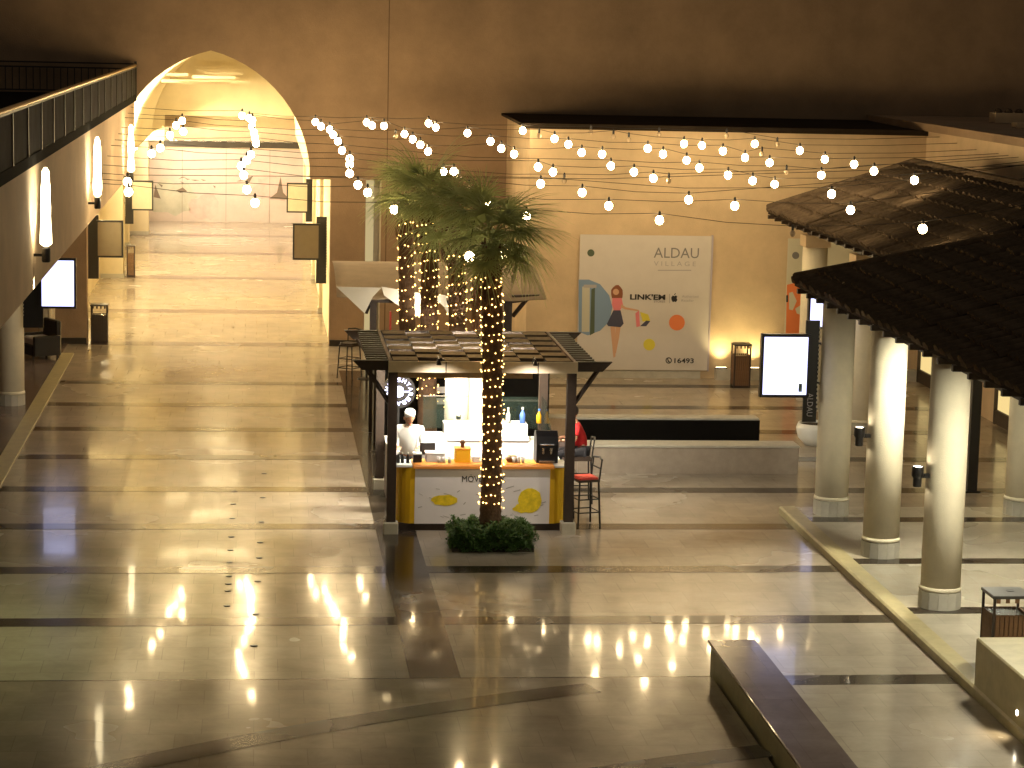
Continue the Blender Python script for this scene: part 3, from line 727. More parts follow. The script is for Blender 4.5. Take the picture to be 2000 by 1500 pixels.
def palm(x, y, pts, rads, crown, nfr, label, seed, wind=(0, 0), size=1.0, lights=None, dead=6):
    rnd = random.Random(seed)
    t = thing('palm_tree', label, 'palm tree', (x, y, 0), group='palms around the kiosks')
    # ringed trunk
    path = []; rr = []; P = [Vector(p) for p in pts]
    nseg = 46
    for i in range(nseg + 1):
        f = i / nseg * (len(P) - 1); k = min(int(f), len(P) - 2); u = f - k
        path.append(P[k].lerp(P[k + 1], u)); rr.append((rads[k] * (1 - u) + rads[k + 1] * u) * (1.05 if i % 2 else .97))
    MB().tube(path, rr, 14).build('trunk', 'trunk', t, True)
    top = P[-1]
    # leaf boots under the crown
    for i in range(20):
        a = rnd.uniform(0, 2 * math.pi); z = top.z - rnd.uniform(.05, .95); r = rads[-1]
        b = Vector((math.cos(a), math.sin(a), 0)); p0 = Vector((top.x, top.y, z)) + b * r * .8
        MB().tube([p0, p0 + b * .07 + Vector((0, 0, .10)), p0 + b * .11 + Vector((0, 0, .26))], [.035, .03, .012], 5).build('leaf_boot', 'boots', t)
    for i in range(nfr):
        az = 2 * math.pi * (i * .618034) + rnd.uniform(-.2, .2); el = R(-34 + 100 * (i / nfr) + rnd.uniform(-10, 10))
        sc = size * rnd.uniform(.8, 1.12)
        d = Vector((math.cos(az) * math.cos(el) + wind[0], math.sin(az) * math.cos(el), math.sin(el) + wind[1])).normalized()
        o = put('frond', FR[rnd.randrange(4)], t, top + Vector((0, 0, .05 + .25 * rnd.random())) + d * .08)
        o.rotation_mode = 'QUATERNION'; q = d.to_track_quat('X', 'Z'); o.rotation_quaternion = q @ Vector((1, 0, 0)).rotation_difference(Vector((1, 0, 0)))
        o.scale = (sc, sc, sc)
    # fairy lights wound round the trunk
    if lights:
        z0, z1, turns, nb = lights
        fl_ = thing('fairy_lights', 'amber fairy lights wound round ' + label.split(',')[0], 'fairy lights', (x, y, 0), group='fairy lights on the palms')
        wire = []; bulbs = MB()
        def tp(z):
            f = max(0, min(.999, (z - P[0].z) / (P[-1].z - P[0].z))) * nseg; k = int(f); u = f - k
            return path[k].lerp(path[k + 1], u), rr[k] * (1 - u) + rr[k + 1] * u
        N = 260
        for i in range(N + 1):
            z = z0 + (z1 - z0) * i / N; c, r = tp(z); a = 2 * math.pi * turns * i / N
            wire.append((c.x + math.cos(a) * (r + .012), c.y + math.sin(a) * (r + .012), z))
        MB().tube(wire, .005, 3, False).build('cable', 'wire', fl_)
        for i in range(nb):
            f = (i + rnd.uniform(-.3, .3)) / nb; f = min(.999, max(0, f)); j = f * N; k = int(j); a = Vector(wire[k]).lerp(Vector(wire[min(k + 1, N)]), j - k)
            c, r = tp(a.z); dd = Vector((a.x - c.x, a.y - c.y, 0)).normalized()
            p = a + dd * rnd.uniform(.0, .03) + Vector((0, 0, rnd.uniform(-.03, .03))); s = rnd.uniform(.009, .017)
            bulbs.add([p + Vector((s, 0, 0)), p + Vector((-s, 0, 0)), p + Vector((0, s, 0)), p + Vector((0, -s, 0)), p + Vector((0, 0, s)), p + Vector((0, 0, -s))],
                      [(0, 2, 4), (2, 1, 4), (1, 3, 4), (3, 0, 4), (2, 0, 5), (1, 2, 5), (3, 1, 5), (0, 3, 5)])
        o = bulbs.build('bulbs', 'fairy_glow', fl_); o['kind'] = 'stuff'
    return t
palm(3.74, 36.75, [(0, 0, 0), (.0, 0, .6), (-.0, 0, 1.6), (-.02, .0, 2.8), (-.04, 0, 3.7), (-.10, 0, 4.75)], [.20, .17, .155, .16, .17, .12], None, 24,
     'front palm growing from the clipped hedge before the kiosk', 3, (.34, -.22), .88, (.62, 4.35, 26, 300))
palm(3.60, 41.95, [(0, 0, 0), (-.02, 0, 1.5), (0, 0, 2.6), (-.02, 0, 3.6), (-.12, 0, 4.7)], [.20, .17, .15, .16, .13], None, 22,
     'floodlit palm rising behind the kiosk counter', 5, (.12, -.05), .85, (1.3, 4.2, 17, 190))
palm(3.22, 43.9, [(0, 0, 0), (0, 0, 1.5), (0, 0, 2.8), (.0, 0, 4.1), (-.1, 0, 4.85)], [.2, .17, .16, .17, .13], None, 22,
     'palm left of the floodlit one, in front of the striped board', 8, (-.12, 0.05), .88, (1.2, 4.6, 20, 230))
palm(3.02, 46.6, [(0, 0, 0), (0, 0, 1.5), (-.05, 0, 2.8), (-.08, 0, 3.9), (-.1, 0, 4.9)], [.2, .17, .16, .15, .12], None, 16,
     'slim palm farthest left, beside the pale canopy', 9, (-.1, 0.0), .7, (1.2, 4.6, 16, 150))
palm(4.02, 42.3, [(0, 0, 0), (0, 0, 1.2), (.02, 0, 2.3), (.0, 0, 3.6), (.06, 0, 4.5)], [.18, .15, .14, .15, .12], None, 16,
     'pale lit palm half hidden behind the front palm trunk', 12, (.15, 0.0), 1.05, (1.3, 3.8, 13, 110))

for i, (x, y, z, e, lab) in enumerate(((3.62, 41.62, 1.32, 150, 'added small light brightening the floodlit palm behind the counter'), (4.02, 41.95, 1.1, 90, 'added small light on the pale palm behind the front trunk'), (3.30, 46.2, 2.2, 60, 'added small light on the slim palm beside the canopy'))):  # lamps added to brighten the palm trunks
    u = thing('added_palm_light', lab, 'lamp', (x, y, z), group='added palm lights')
    MB().lathe([(.03, -.08), (.045, -.07), (.045, -.01)], 12, cap=False).build('housing', 'black', u, True); MB().lathe([(.001, -.02), (.04, -.02)], 12, cap=False).build('lens', 'lamp_hot', u)
    L = bpy.data.lights.new('beam', 'SPOT'); L.energy = e; L.spot_size = R(100); L.spot_blend = 1; L.color = (1, .86, .58); L.shadow_soft_size = .04
    o = bpy.data.objects.new('beam', L); COL.objects.link(o); o.parent = u; o.location = (0, -.05, .02); o.rotation_euler = (R(168), 0, 0)

for x, y, z1, r, lab in ((3.60, 41.93, 2.02, .185, 'tall pale sleeve standing in for the lit trunk of the floodlit palm behind the counter'), (4.02, 42.3, 2.0, .16, 'pale sleeve standing in for the lit palm trunk right behind the front trunk')):  # pale sleeves carry the trunks' lit brightness in their colour
    w = thing('lit_trunk_sleeve', lab, 'lit_sleeve', (x, y, .9), group='pale sleeves for lit palm trunks')
    MB().lathe([(r + .035, 0), (r + .03, .3), (r + .02, z1 - .9), (r - .02, z1 - .88)], 20, cap=False).build('pale_sleeve', 'lit_sleeve', w, True)
    MB().tube([(.07, -.1, z1 - .9), (.09, -.1, z1 - .6)], [.09, .08], 10).build('upper_sleeve', 'lit_sleeve', w, True)
for i, x in enumerate((2.9, 4.45)):  # arm lamps added to light the counter front and fascia
    u = thing('added_front_lamp', ('added small black lamp on an arm over the left half of the kiosk front', 'added small black lamp on an arm over the right half of the kiosk front')[i], 'lamp', (x, 37.57, 2.84), group='added lamps over the kiosk front')
    MB().tube([(0, 0, 0), (0, -.2, .14), (0, -.42, .12)], .008, 5).build('arm', 'black', u); MB().lathe([(.015, .12), (.04, .04), (.045, .03)], 10, 0, -.44, cap=False).build('shade', 'black', u, True)
    L = bpy.data.lights.new('beam', 'SPOT'); L.energy = 75; L.spot_size = R(130); L.spot_blend = 1; L.color = (1, .90, .78); L.shadow_soft_size = .04
    o = bpy.data.objects.new('beam', L); COL.objects.link(o); o.parent = u; o.location = (0, -.46, .02); o.rotation_euler = (R(25), 0, 0)

# ---- hedge round the front palm
def leafy(name, label, cat, cx, cy, hx, hy, hz, n, m, seed):
    rnd = random.Random(seed); mb = MB()
    for i in range(n):
        while True:
            u, v, w = rnd.uniform(-1, 1), rnd.uniform(-1, 1), rnd.uniform(0, 1)
            d = (abs(u) ** 4 + abs(v) ** 4 + abs(w * 1.0) ** 5)
            if d < 1 and (d > .45 or rnd.random() < .18): break
        b = 1 + .10 * math.sin(u * 7 + seed) * math.cos(v * 6) + .07 * math.sin(u * 17 + w * 9)
        p = Vector((cx + u * hx * b, cy + v * hy * b, .03 + w * hz * b + .02 * math.sin(u * 12)))
        a = rnd.uniform(0, 6.28); e = rnd.uniform(-.5, 1.0); s = rnd.uniform(.018, .036)
        dr = Vector((math.cos(a) * math.cos(e), math.sin(a) * math.cos(e), math.sin(e))); sd = dr.cross(Vector((0, 0, 1))).normalized() * s * .5
        mb.add([p, p + dr * s + sd, p + dr * s * 2.1, p + dr * s - sd], [(0, 1, 2, 3)])
    return tag(mb.build(name, m), label, cat)
leafy('hedge', 'clipped green box hedge round the foot of the front palm', 'hedge', 3.74, 36.72, .66, .52, .38, 15000, 'hedge_leaf', 4)
bed = MB().box(3.1, 4.4, 36.3, 37.2, 0, .05)
tag(bed.build('planting_bed', 'soil'), 'dark soil bed under the clipped hedge', 'planting bed')

# ---- the kiosk pergola
KX0, KX1, KY0, KY1 = 2.20, 5.12, 37.7, 41.45
pg = thing('kiosk_pergola', 'dark timber pergola with staggered tan roof boards over the juice kiosk', 'pergola', (0, 0, 0))
for i, (x, y) in enumerate(((KX0, KY0), (KX1, KY0), (KX0, KY1), (KX1, KY1))):
    p = MB().box(x - .075, x + .075, y - .075, y + .075, .2, 2.68).build('post', 'wood_dark', pg)
    MB().bbox(x - .12, x + .12, y - .12, y + .12, 0, .2).build('post_foot', 'concrete', p)
for y in (KY0, KY1):
    for d, x in ((-1, KX0), (1, KX1)):
        q = MB(); q.prism_y([(x + d * .07, 2.86), (x + d * .66, 2.86), (x + d * .50, 2.70), (x + d * .07, 2.70)][::d], y - .05, y + .05); q.build('wing_beam', 'wood_dark', pg)
        q = MB(); q.tube([(x + d * .06, y, 2.18), (x + d * .42, y, 2.71)], .04, 4); q.build('knee_brace', 'wood_dark', pg)
MB().box(KX0 - .08, KX1 + .08, KY0 - .13, KY0 - .078, 2.68, 2.86).build('front_fascia', 'fascia_tan', pg)
for x in (3.05, 4.55): MB().box(x - .008, x + .008, KY0 - .135, KY0 - .131, 2.68, 2.86).build('fascia_joint', 'wood_dark', pg)
MB().box(KX0 - .08, KX1 + .08, KY1, KY1 + .05, 2.68, 2.86).build('rear_fascia', 'wood_dark', pg)
for x in (KX0 - .07, KX1 + .02): MB().box(x, x + .05, KY0 - .077, KY1, 2.68, 2.865).build('side_fascia', 'wood_mid', pg)
ncol = 7; cw = (KX1 - KX0) / ncol
for c in range(ncol + 1):
    x = KX0 + c * cw; MB().box(x - .02, x + .02, KY0 - .06, KY1 - .01, 2.72, 2.80).build('joist', 'wood_dark', pg)
bd = {}
for c in range(ncol):
    for r_ in range(6):
        y = KY0 + .02 + r_ * .66 + (.33 if c % 2 else 0)
        if y + .40 > KY1: continue
        q = MB().box(.006, cw - .006, 0, .40, 0, .055)
        if 'b' not in bd:
            bd['b'] = q.mesh('roof_board'); bd['b'].materials.append(MATS['wood_tan']); bd['b'].materials.append(MATS['wood_dark'])
            for pf in bd['b'].polygons:
                if pf.normal.z < .5: pf.material_index = 1      # shade of the gaps painted onto edges and underside
        o = put('roof_board', bd['b'], pg, (KX0 + c * cw, y, 2.805)); o.rotation_euler = (R(random.uniform(-.5, .5)), R(random.uniform(-.4, .4)), 0)
for i in range(14):
    y = KY0 + .1 + i * .265
    MB().box(KX1 + .075, KX1 + .42, y, y + .11, 2.80, 2.84).build('side_slat', 'wood_dark', pg)
    MB().box(KX0 - .42, KX0 - .075, y, y + .11, 2.80, 2.84).build('side_slat', 'wood_dark', pg)
kl = thing('kiosk_lamp', 'bright tube lamp hung under the kiosk roof', 'lamp', (0, 0, 0))
MB().box(2.4, 4.5, 38.8, 38.86, 2.60, 2.64).build('tube', 'kiosk_tube', kl); MB().box(2.38, 4.52, 38.78, 38.88, 2.641, 2.68).build('housing', 'white_gloss', kl); MB().box(2.34, 4.60, 38.72, 38.74, 2.42, 2.68).build('added_shade', 'wood_tan', kl)  # opaque shade added to keep the tube's reflection off the floor
kl = thing('kiosk_lamp', 'bright tube lamp under the rear edge of the kiosk roof', 'lamp', (0, 0, 0))
MB().box(2.9, 4.5, 41.0, 41.05, 2.60, 2.63).build('tube', 'kiosk_tube', kl); MB().box(2.88, 4.52, 40.98, 41.07, 2.631, 2.67).build('housing', 'white_gloss', kl); MB().box(2.80, 4.60, 40.92, 40.94, 2.42, 2.67).build('added_shade', 'wood_tan', kl)  # rear tube gets the same added light-blocking shade

# ---- the counter
kc = thing('juice_counter', 'white and yellow juice counter with lemon pictures and an orange top', 'counter', (0, 37.95, 0))
MB().box(2.28, 5.08, -.02, .55, 0, .12).build('kick_plinth', 'wood_dark', kc)
MB().box(2.60, 4.83, -.06, .50, .12, 1.05).build('front_panel', 'white_panel', kc)
for d, x in ((1, 2.60), (-1, 4.83)):
    pts = [(x, -.05)] + [(x - d * .30 * math.sin(R(a)), -.05 + .30 * (1 - math.cos(R(a)))) for a in range(0, 91, 15)] + [(x - d * .30, .5), (x, .5)]
    MB().prism_z(pts, .12, 1.05).build('corner_panel', 'yellow_panel', kc)
MB().bbox(2.56, 4.90, -.12, .52, 1.05, 1.10, .012).build('counter_edge', 'orange_top', kc)
MB().box(2.26, 2.555, -.04, .52, 1.06, 1.09).build('end_top', 'white_gloss', kc)
MB().box(4.905, 5.12, -.04, .52, 1.06, 1.09).build('end_top', 'white_gloss', kc)
FY = 37.95 - .06
lettering('MÖVENPICK', .72, at(945, 934, FY).x + .0, -.066, at(930, 934, FY).z, 'print_black', kc, .125, bold=.0)
pz = lambda x, y: at(x, y, FY)
poly_print(kc, blob(868, 977, 26, 11, 16, .12, 7), FY, 'print_lemon', 'lemon_slice')
poly_print(kc, blob(1035, 978, 24, 24, 18, .08, 8), FY, 'print_lemon', 'lemon_slice')
poly_print(kc, blob(1022, 993, 20, 9, 14, .2, 9), FY, 'print_lemon', 'lemon_slice', .008)
rr_ = random.Random(5)
for i in range(26):
    x = rr_.uniform(815, 1060); y = rr_.uniform(950, 1010); l = rr_.uniform(4, 16); dy = rr_.uniform(-5, 5)
    poly_print(kc, [(x, y), (x + l, y + dy), (x + l + 1, y + dy + 1.2), (x + 1, y + 1.4)], FY, 'print_marble', 'juice_splash', .004)
for x0, x1, y0, y1 in ((2.28, 2.62, 2.05, 3.2), (4.78, 5.1, .56, 3.2)):
    MB().box(x0, x1, y0, y1, 0, .98).build('side_counter', 'white_panel', kc); MB().box(x0 - .02, x1 + .02, y0, y1, .98, 1.02).build('side_top', 'white_gloss', kc)
MB().box(2.63, 4.77, 2.55, 3.2, 0, 1.06).build('rear_counter', 'white_panel', kc); MB().box(2.63, 4.77, 2.5, 3.2, 1.06, 1.10).build('rear_top', 'white_gloss', kc)
MB().box(3.3, 4.77, 2.75, 3.2, 1.10, 1.3).build('rear_shelf', 'white_gloss', kc)
# glass screens
MB().box(2.95, 3.75, 3.24, 3.25, 1.15, 1.72).build('glass_screen', 'glass', kc)
MB().box(4.15, 5.0, 3.24, 3.25, 1.15, 1.72).build('glass_screen', 'glass', kc)
q = MB(); q.prism_x([(1.2, 1.1), (3.2, 1.1), (3.2, 1.74), (2.6, 1.74)], 5.06, 5.07); q.build('glass_side', 'glass', kc)
MB().box(2.95, 3.75, 3.235, 3.255, 1.72, 1.74).build('screen_rail', 'steel', kc)

def on(px, py, Y): return at(px, py, Y)
# things standing on the counter
p = on(903, 889, 38.25)
jd = thing('juice_dispenser', 'square orange juice dispenser with a cork stopper on the counter', 'dispenser', (p.x, 38.25, 1.10))
MB().bbox(-.13, .13, -.13, .13, 0, .22, .02).build('tank', 'juice', jd); MB().bbox(-.14, .14, -.14, .14, .221, .235, .005).build('lid', 'orange_top', jd)
MB().lathe([(.03, .235), (.035, .30), (.045, .31), (.035, .35), (.02, .36)], 12).build('stopper', 'wood_mid', jd, True)
cm = thing('coffee_machine', 'black rounded coffee machine at the right end of the counter', 'coffee machine', (4.78, 38.3, 1.10))
q = MB(); q.prism_x([(-.2, 0), (.2, 0), (.2, .42), (.12, .5), (-.04, .52), (-.16, .44), (-.2, .3)], -.16, .20); q.build('body', 'black', cm)
MB().box(-.12, .14, -.26, -.2, .02, .05).build('drip_tray', 'steel', cm)
MB().lathe([(.02, .16), (.03, .26)], 8, -.05, -.235).build('spout', 'steel', cm); MB().lathe([(.02, .16), (.03, .26)], 8, .08, -.235).build('spout', 'steel', cm)
q = MB(); q.tube([(-.1, -.2, .3), (-.1, -.27, .32), (.12, -.27, .32), (.12, -.2, .3)], .012, 5); q.build('handle', 'steel', cm)
def bottle(x, y, z, body, cap, h, r, label, mname='bottle'):
    b = thing(mname, label, 'bottle', (x, y, z))
    MB().lathe([(r, 0), (r, h * .55), (r * .45, h * .75), (r * .4, h * .86)], 12).build('body', body, b, True)
    MB().lathe([(r * .45, h * .86), (r * .45, h), (r * .3, h * 1.02)], 10).build('cap', cap, b, True)
p = on(1020, 842, 40.9); bottle(p.x, 40.9, 1.30, 'blue_plastic', 'white_gloss', .28, .05, 'blue spray bottle with a white cap on the rear shelf', 'spray_bottle')
p = on(992, 842, 40.9); bottle(p.x, 40.9, 1.30, 'white_gloss', 'white_gloss', .27, .04, 'tall white bottle on the rear shelf beside the lit trunk')
p = on(1052, 842, 40.9); bottle(p.x, 40.9, 1.30, 'juice', 'blue_plastic', .25, .045, 'orange bottle with a blue cap on the rear shelf')
for i, (px, lab) in enumerate(((778, 'small dark bottle at the left end of the counter, leftmost'), (786, 'small dark bottle second from the left end of the counter'), (797, 'small dark bottle by the black display box'))):
    p = on(px, 884, 38.15); bottle(max(p.x, 2.32), 38.15, 1.09, 'black', 'white_gloss', .17, .03, lab)
dbx = thing('display_box', 'small black box with white rim at the left end of the counter', 'box', (on(815, 885, 38.2).x, 38.2, 1.10))
MB().box(-.07, .07, -.08, .08, 0, .13).build('body', 'black', dbx); MB().box(-.075, .075, -.085, .085, .13, .15).build('rim', 'white_gloss', dbx)
for i, (px, s, lab) in enumerate(((850, .16, 'white square container on the counter left of the juice dispenser'), (935, .11, 'low white tray on the counter beside the front palm trunk'))):
    b = thing('food_container', lab, 'container', (on(px, 888, 38.3).x, 38.3, 1.10))
    MB().bbox(-s, s, -.12, .12, 0, .13 if i == 0 else .07, .015).build('tub', 'white_gloss', b); MB().bbox(-s - .008, s + .008, -.128, .128, .131 if i == 0 else .071, .15 if i == 0 else .085, .005).build('lid', 'white_panel', b)
bk = thing('pastry_basket', 'brown basket of pastries right of the front palm trunk', 'basket', (on(1000, 888, 38.25).x, 38.25, 1.10))
MB().lathe([(.08, 0), (.12, .06)], 14).build('basket', 'wood_mid', bk)
for i in range(5):
    MB().ball((.05 * math.cos(i * 1.25), .05 * math.sin(i * 1.25), .075), .035, 8, 5).build('pastry', 'wood_tan', bk, True)
for i in range(6):
    x = 4.25 + i * .075
    c = thing('paper_cup', 'white paper cup in the row before the coffee machine', 'cup', (x if i < 3 else 3.0 + (i - 3) * .09, 38.12, 1.10), group='paper cups on the counter')
    c['label'] = ('white paper cup on the counter, in the row right of the palm trunk' if i < 3 else 'white paper cup on the counter left of the juice dispenser')
    c['group'] = 'cups right of the palm trunk' if i < 3 else 'cups left of the dispenser'
    MB().lathe([(.022, 0), (.032, .085)], 10).build('cup', 'white_gloss', c, True); MB().lathe([(.034, .086), (.034, .095)], 10).build('lid', 'white_panel', c, True)
bx_ = thing('equipment_cabinet', 'white steel cabinet behind the counter left of the lit trunk', 'cabinet', (3.0, 40.0, 0))
MB().bbox(-.28, .3, -.25, .25, 0, 1.12, .02).build('body', 'white_gloss', bx_); MB().box(-.2, .2, -.262, -.252, .7, 1.0).build('door', 'steel', bx_)
mon = thing('till', 'small dark till screen beside the chef', 'till', (2.86, 38.75, 1.02))
MB().box(-.03, .03, -.03, .03, 0, .1).build('stand', 'black', mon); MB().box(-.13, .13, -.02, .0, .1, .3).build('display', 'black', mon); MB().box(-.1, .1, -.1, .05, -.01, .015).build('base', 'black', mon)

# round illuminated sign left of the kiosk
p = at(779, 765, 41.6)
rs = thing('round_sign', 'round black sign with glowing white ring of letters behind the left kiosk post', 'sign', (p.x, 41.6, p.z))
q = MB(); q.tube([(0, 0, 0), (0, .06, 0)], .30, 28); q.build('disc', 'black', rs)
MB().box(-.02, .02, .06, .1, -2.0, .0).build('pole', 'black', rs)
for i, ch in enumerate('SHYAREBAR SHO '):
    if ch == ' ': continue
    a = R(90 - i * 360 / 14)
    o = lettering(ch, .07, .215 * math.cos(a), -.006, .215 * math.sin(a), 'sign_glow', rs, .075, roll=0, bold=.02, name='letter')
    o.rotation_euler = (R(90), 0, 0); o.rotation_mode = 'XYZ'
    o.rotation_euler = Matrix.Rotation(-(a - R(90)) * 1.0, 3, 'Y').to_4x4().to_3x3().__matmul__(Matrix.Rotation(R(90), 3, 'X')).to_euler()
q = MB(); q.prism_y([(-.035, -.10), (.02, -.10), (.075, -.07), (.09, 0), (.075, .07), (.02, .10), (-.035, .10)], -.012, 0); q.build('emblem', 'sign_glow', rs)
MB().box(.10, .17, -.012, 0, -.012, .012).build('emblem_bar', 'sign_glow', rs)

# ---- second kiosk behind: striped board, canopy
a = at(742, 728, 45.2); b = at(1072, 800, 45.2)
sb = thing('striped_kiosk', 'black kiosk front with two white stripes behind the juice kiosk', 'kiosk', (0, 45.2, 0))
MB().box(a.x, b.x, 0, 1.6, 0, a.z + .15).build('body', 'black_matt', sb)
for (x0, y0, x1, y1) in ((820, 755, 945, 768), (820, 777, 945, 790)):
    p0 = at(x0, y0, 45.2); p1 = at(x1, y1, 45.2); MB().box(p0.x, p1.x, -.012, 0, p1.z, p0.z).build('white_stripe', 'white_panel', sb)
p0 = at(980, 782, 45.2); MB().box(p0.x, p0.x + .8, -.012, 0, p0.z - .02, p0.z + .02).build('shelf_edge', 'steel', sb)
cn = thing('canopy_pergola', 'pale fabric canopy slung over dark timber beams behind the juice kiosk', 'canopy', (0, 0, 0))
N = 16; g_ = []
X0c, X1c = 1.6, 5.85
mb = MB(); vs = []
for j in range(7):
    for i in range(N + 1):
        u, v = i / N, j / 6
        x = X0c + (X1c - X0c) * u; y = 47.2 + 3.0 * v
        z = 2.80 + .42 * math.sin(min(1, v * 1.25) * math.pi / 2) - .05 * math.sin(u * math.pi * 3) ** 2 * (1 - v)
        vs.append((x, y, z))
fs = [(j * (N + 1) + i, j * (N + 1) + i + 1, (j + 1) * (N + 1) + i + 1, (j + 1) * (N + 1) + i) for j in range(6) for i in range(N)]
mb.add(vs, fs); o = mb.build('canopy_cloth', 'canvas', cn, True); sd_ = o.modifiers.new('thick', 'SOLIDIFY'); sd_.thickness = .02
def flap(pts, Y, m):
    q = [at(x, y, Y) for x, y in pts]; mb = MB(); mb.prism_y([(p.x, p.z) for p in q], Y, Y + .02); return mb.build('hanging_flap', m, cn)
flap([(657, 560), (745, 562), (728, 580), (712, 612)], 47.15, 'canvas_light')
flap([(745, 560), (842, 576), (838, 600), (822, 621), (790, 605), (750, 577)], 47.15, 'canvas_light')
flap([(842, 576), (870, 576), (880, 625), (868, 600)], 47.10, 'canvas_light')
for px0, px1 in ((723, 735), (985, 999)):
    p0 = at(px0, 575, 47.4); p1 = at(px1, 640, 47.4); MB().box(p0.x, p1.x, 47.35, 47.5, 0, 2.72).build('post', 'wood_dark', cn)
p0 = at(1000, 576, 47.4)
q = MB(); q.prism_y([(p0.x, 2.84), (at(1055, 570, 47.4).x, 2.86), (at(1030, 585, 47.4).x, 2.72), (p0.x, 2.68)][::-1], 47.36, 47.48); q.build('wing_beam', 'wood_dark', cn)
q = MB(); q.tube([tuple(at(1001, 618, 47.42)), tuple(at(1034, 578, 47.42))], .045, 4); q.build('knee_brace', 'wood_dark', cn)
q = MB(); q.tube([tuple(at(714, 612, 47.42)), tuple(at(730, 568, 47.42))], .045, 4); q.build('knee_brace', 'wood_dark', cn)
MB().box(at(735, 566, 47.4).x, p0.x, 47.38, 47.46, 2.66, 2.74).build('front_beam', 'wood_dark', cn)
p = at(834, 592, 47.05)
cl = thing('canopy_lamp', 'small bright spot lamp under the pale canopy', 'lamp', (p.x, p.y, p.z))
MB().ball((0, 0, 0), .05, 10, 7).build('bulb', 'lamp_hot', cl, True); MB().tube([(0, 0, .04), (0, .1, .2)], .012, 5).build('arm', 'black', cl)
L = bpy.data.lights.new('beam', 'POINT'); L.energy = 26; L.color = (1, .93, .76); L.shadow_soft_size = .05
o = bpy.data.objects.new('beam', L); COL.objects.link(o); o.parent = cl; o.location = (-.28, -.28, -.12)
# black domed display case seen over the kiosk roof
p = at(762, 650, 46.4)
dc = thing('domed_case', 'black domed display case seen over the kiosk roof, under the canopy', 'display case', (p.x, 46.4, 0))
q = MB(); q.prism_x([(-.3, 1.5), (.3, 1.5), (.3, 1.8), (.15, 2.05), (-.15, 2.05), (-.3, 1.8)], -.33, .33); q.build('dome', 'black', dc)
MB().box(-.32, .32, -.3, .3, 0, 1.5).build('stand', 'wood_dark', dc); MB().box(-.2, .2, -.31, -.301, 1.52, 1.6).build('red_trim', 'red_cushion', dc)
MB().box(-.02, .02, -.02, .02, 2.05, 2.6).build('red_rod', 'red_cushion', dc)

# ---- bar stools
def stool(x, y, rz, label, cushion='red_cushion', h=.78):
    s = thing('bar_stool', label, 'bar stool', (x, y, 0), rz, 'black bar stools')
    for sx in (-1, 1):
        for sy in (-1, 1):
            MB().tube([(sx * .21, sy * .20, 0), (sx * .17, sy * .17, h - .02)], .016, 6).build('leg', 'iron', s)
    for z, w in ((.25, .20), (.47, .185)):
        MB().tube([(-w, -w, z), (w, -w, z), (w, w, z), (-w, w, z), (-w, -w, z)], .011, 5).build('foot_rail', 'iron', s)
    MB().bbox(-.19, .19, -.19, .19, h - .02, h + .02, .01).build('seat', 'wood_dark', s)
    MB().bbox(-.17, .17, -.17, .17, h + .021, h + .06, .015).build('cushion', cushion, s)
    for sx in (-1, 1): MB().tube([(sx * .17, .18, h), (sx * .18, .22, h + .36)], .014, 6).build('back_post', 'iron', s)
    q = MB(); q.tube([(-.18, .22, h + .35), (0, .25, h + .37), (.18, .22, h + .35)], .018, 6); q.build('back_rail', 'iron', s)
    q = MB(); q.tube([(-.175, .21, h + .2), (.175, .21, h + .2)], .012, 5); q.build('back_rail', 'iron', s)
    return s
p = fl(1146, 1030)
SX, SY = p.x, 38.35
PX, PY_ = 5.66, 40.3
stool(PX, PY_, R(-90), 'black bar stool carrying the seated person in red', 'wood_dark')
stool(SX - .02, SY, R(-75), 'empty black bar stool with a red cushion right of the front kiosk post')
stool(5.10, 38.8, R(60), 'black bar stool half hidden behind the right kiosk post')
p = fl(678, 738); stool(p.x + .05, p.y, R(-35), 'dark bar stool standing alone beyond the kiosk, near the arch', 'wood_dark')
tb = thing('bar_table', 'tall dark bar table with a pale top beside the lone stool', 'table', (p.x + .45, p.y - .2, 0))
MB().lathe([(.22, 0), (.22, .02), (.03, .04), (.03, 1.0)], 14).build('pedestal', 'iron', tb); MB().lathe([(.28, 1.0), (.3, 1.01), (.3, 1.04)], 20).build('top', 'glass_dark', tb)

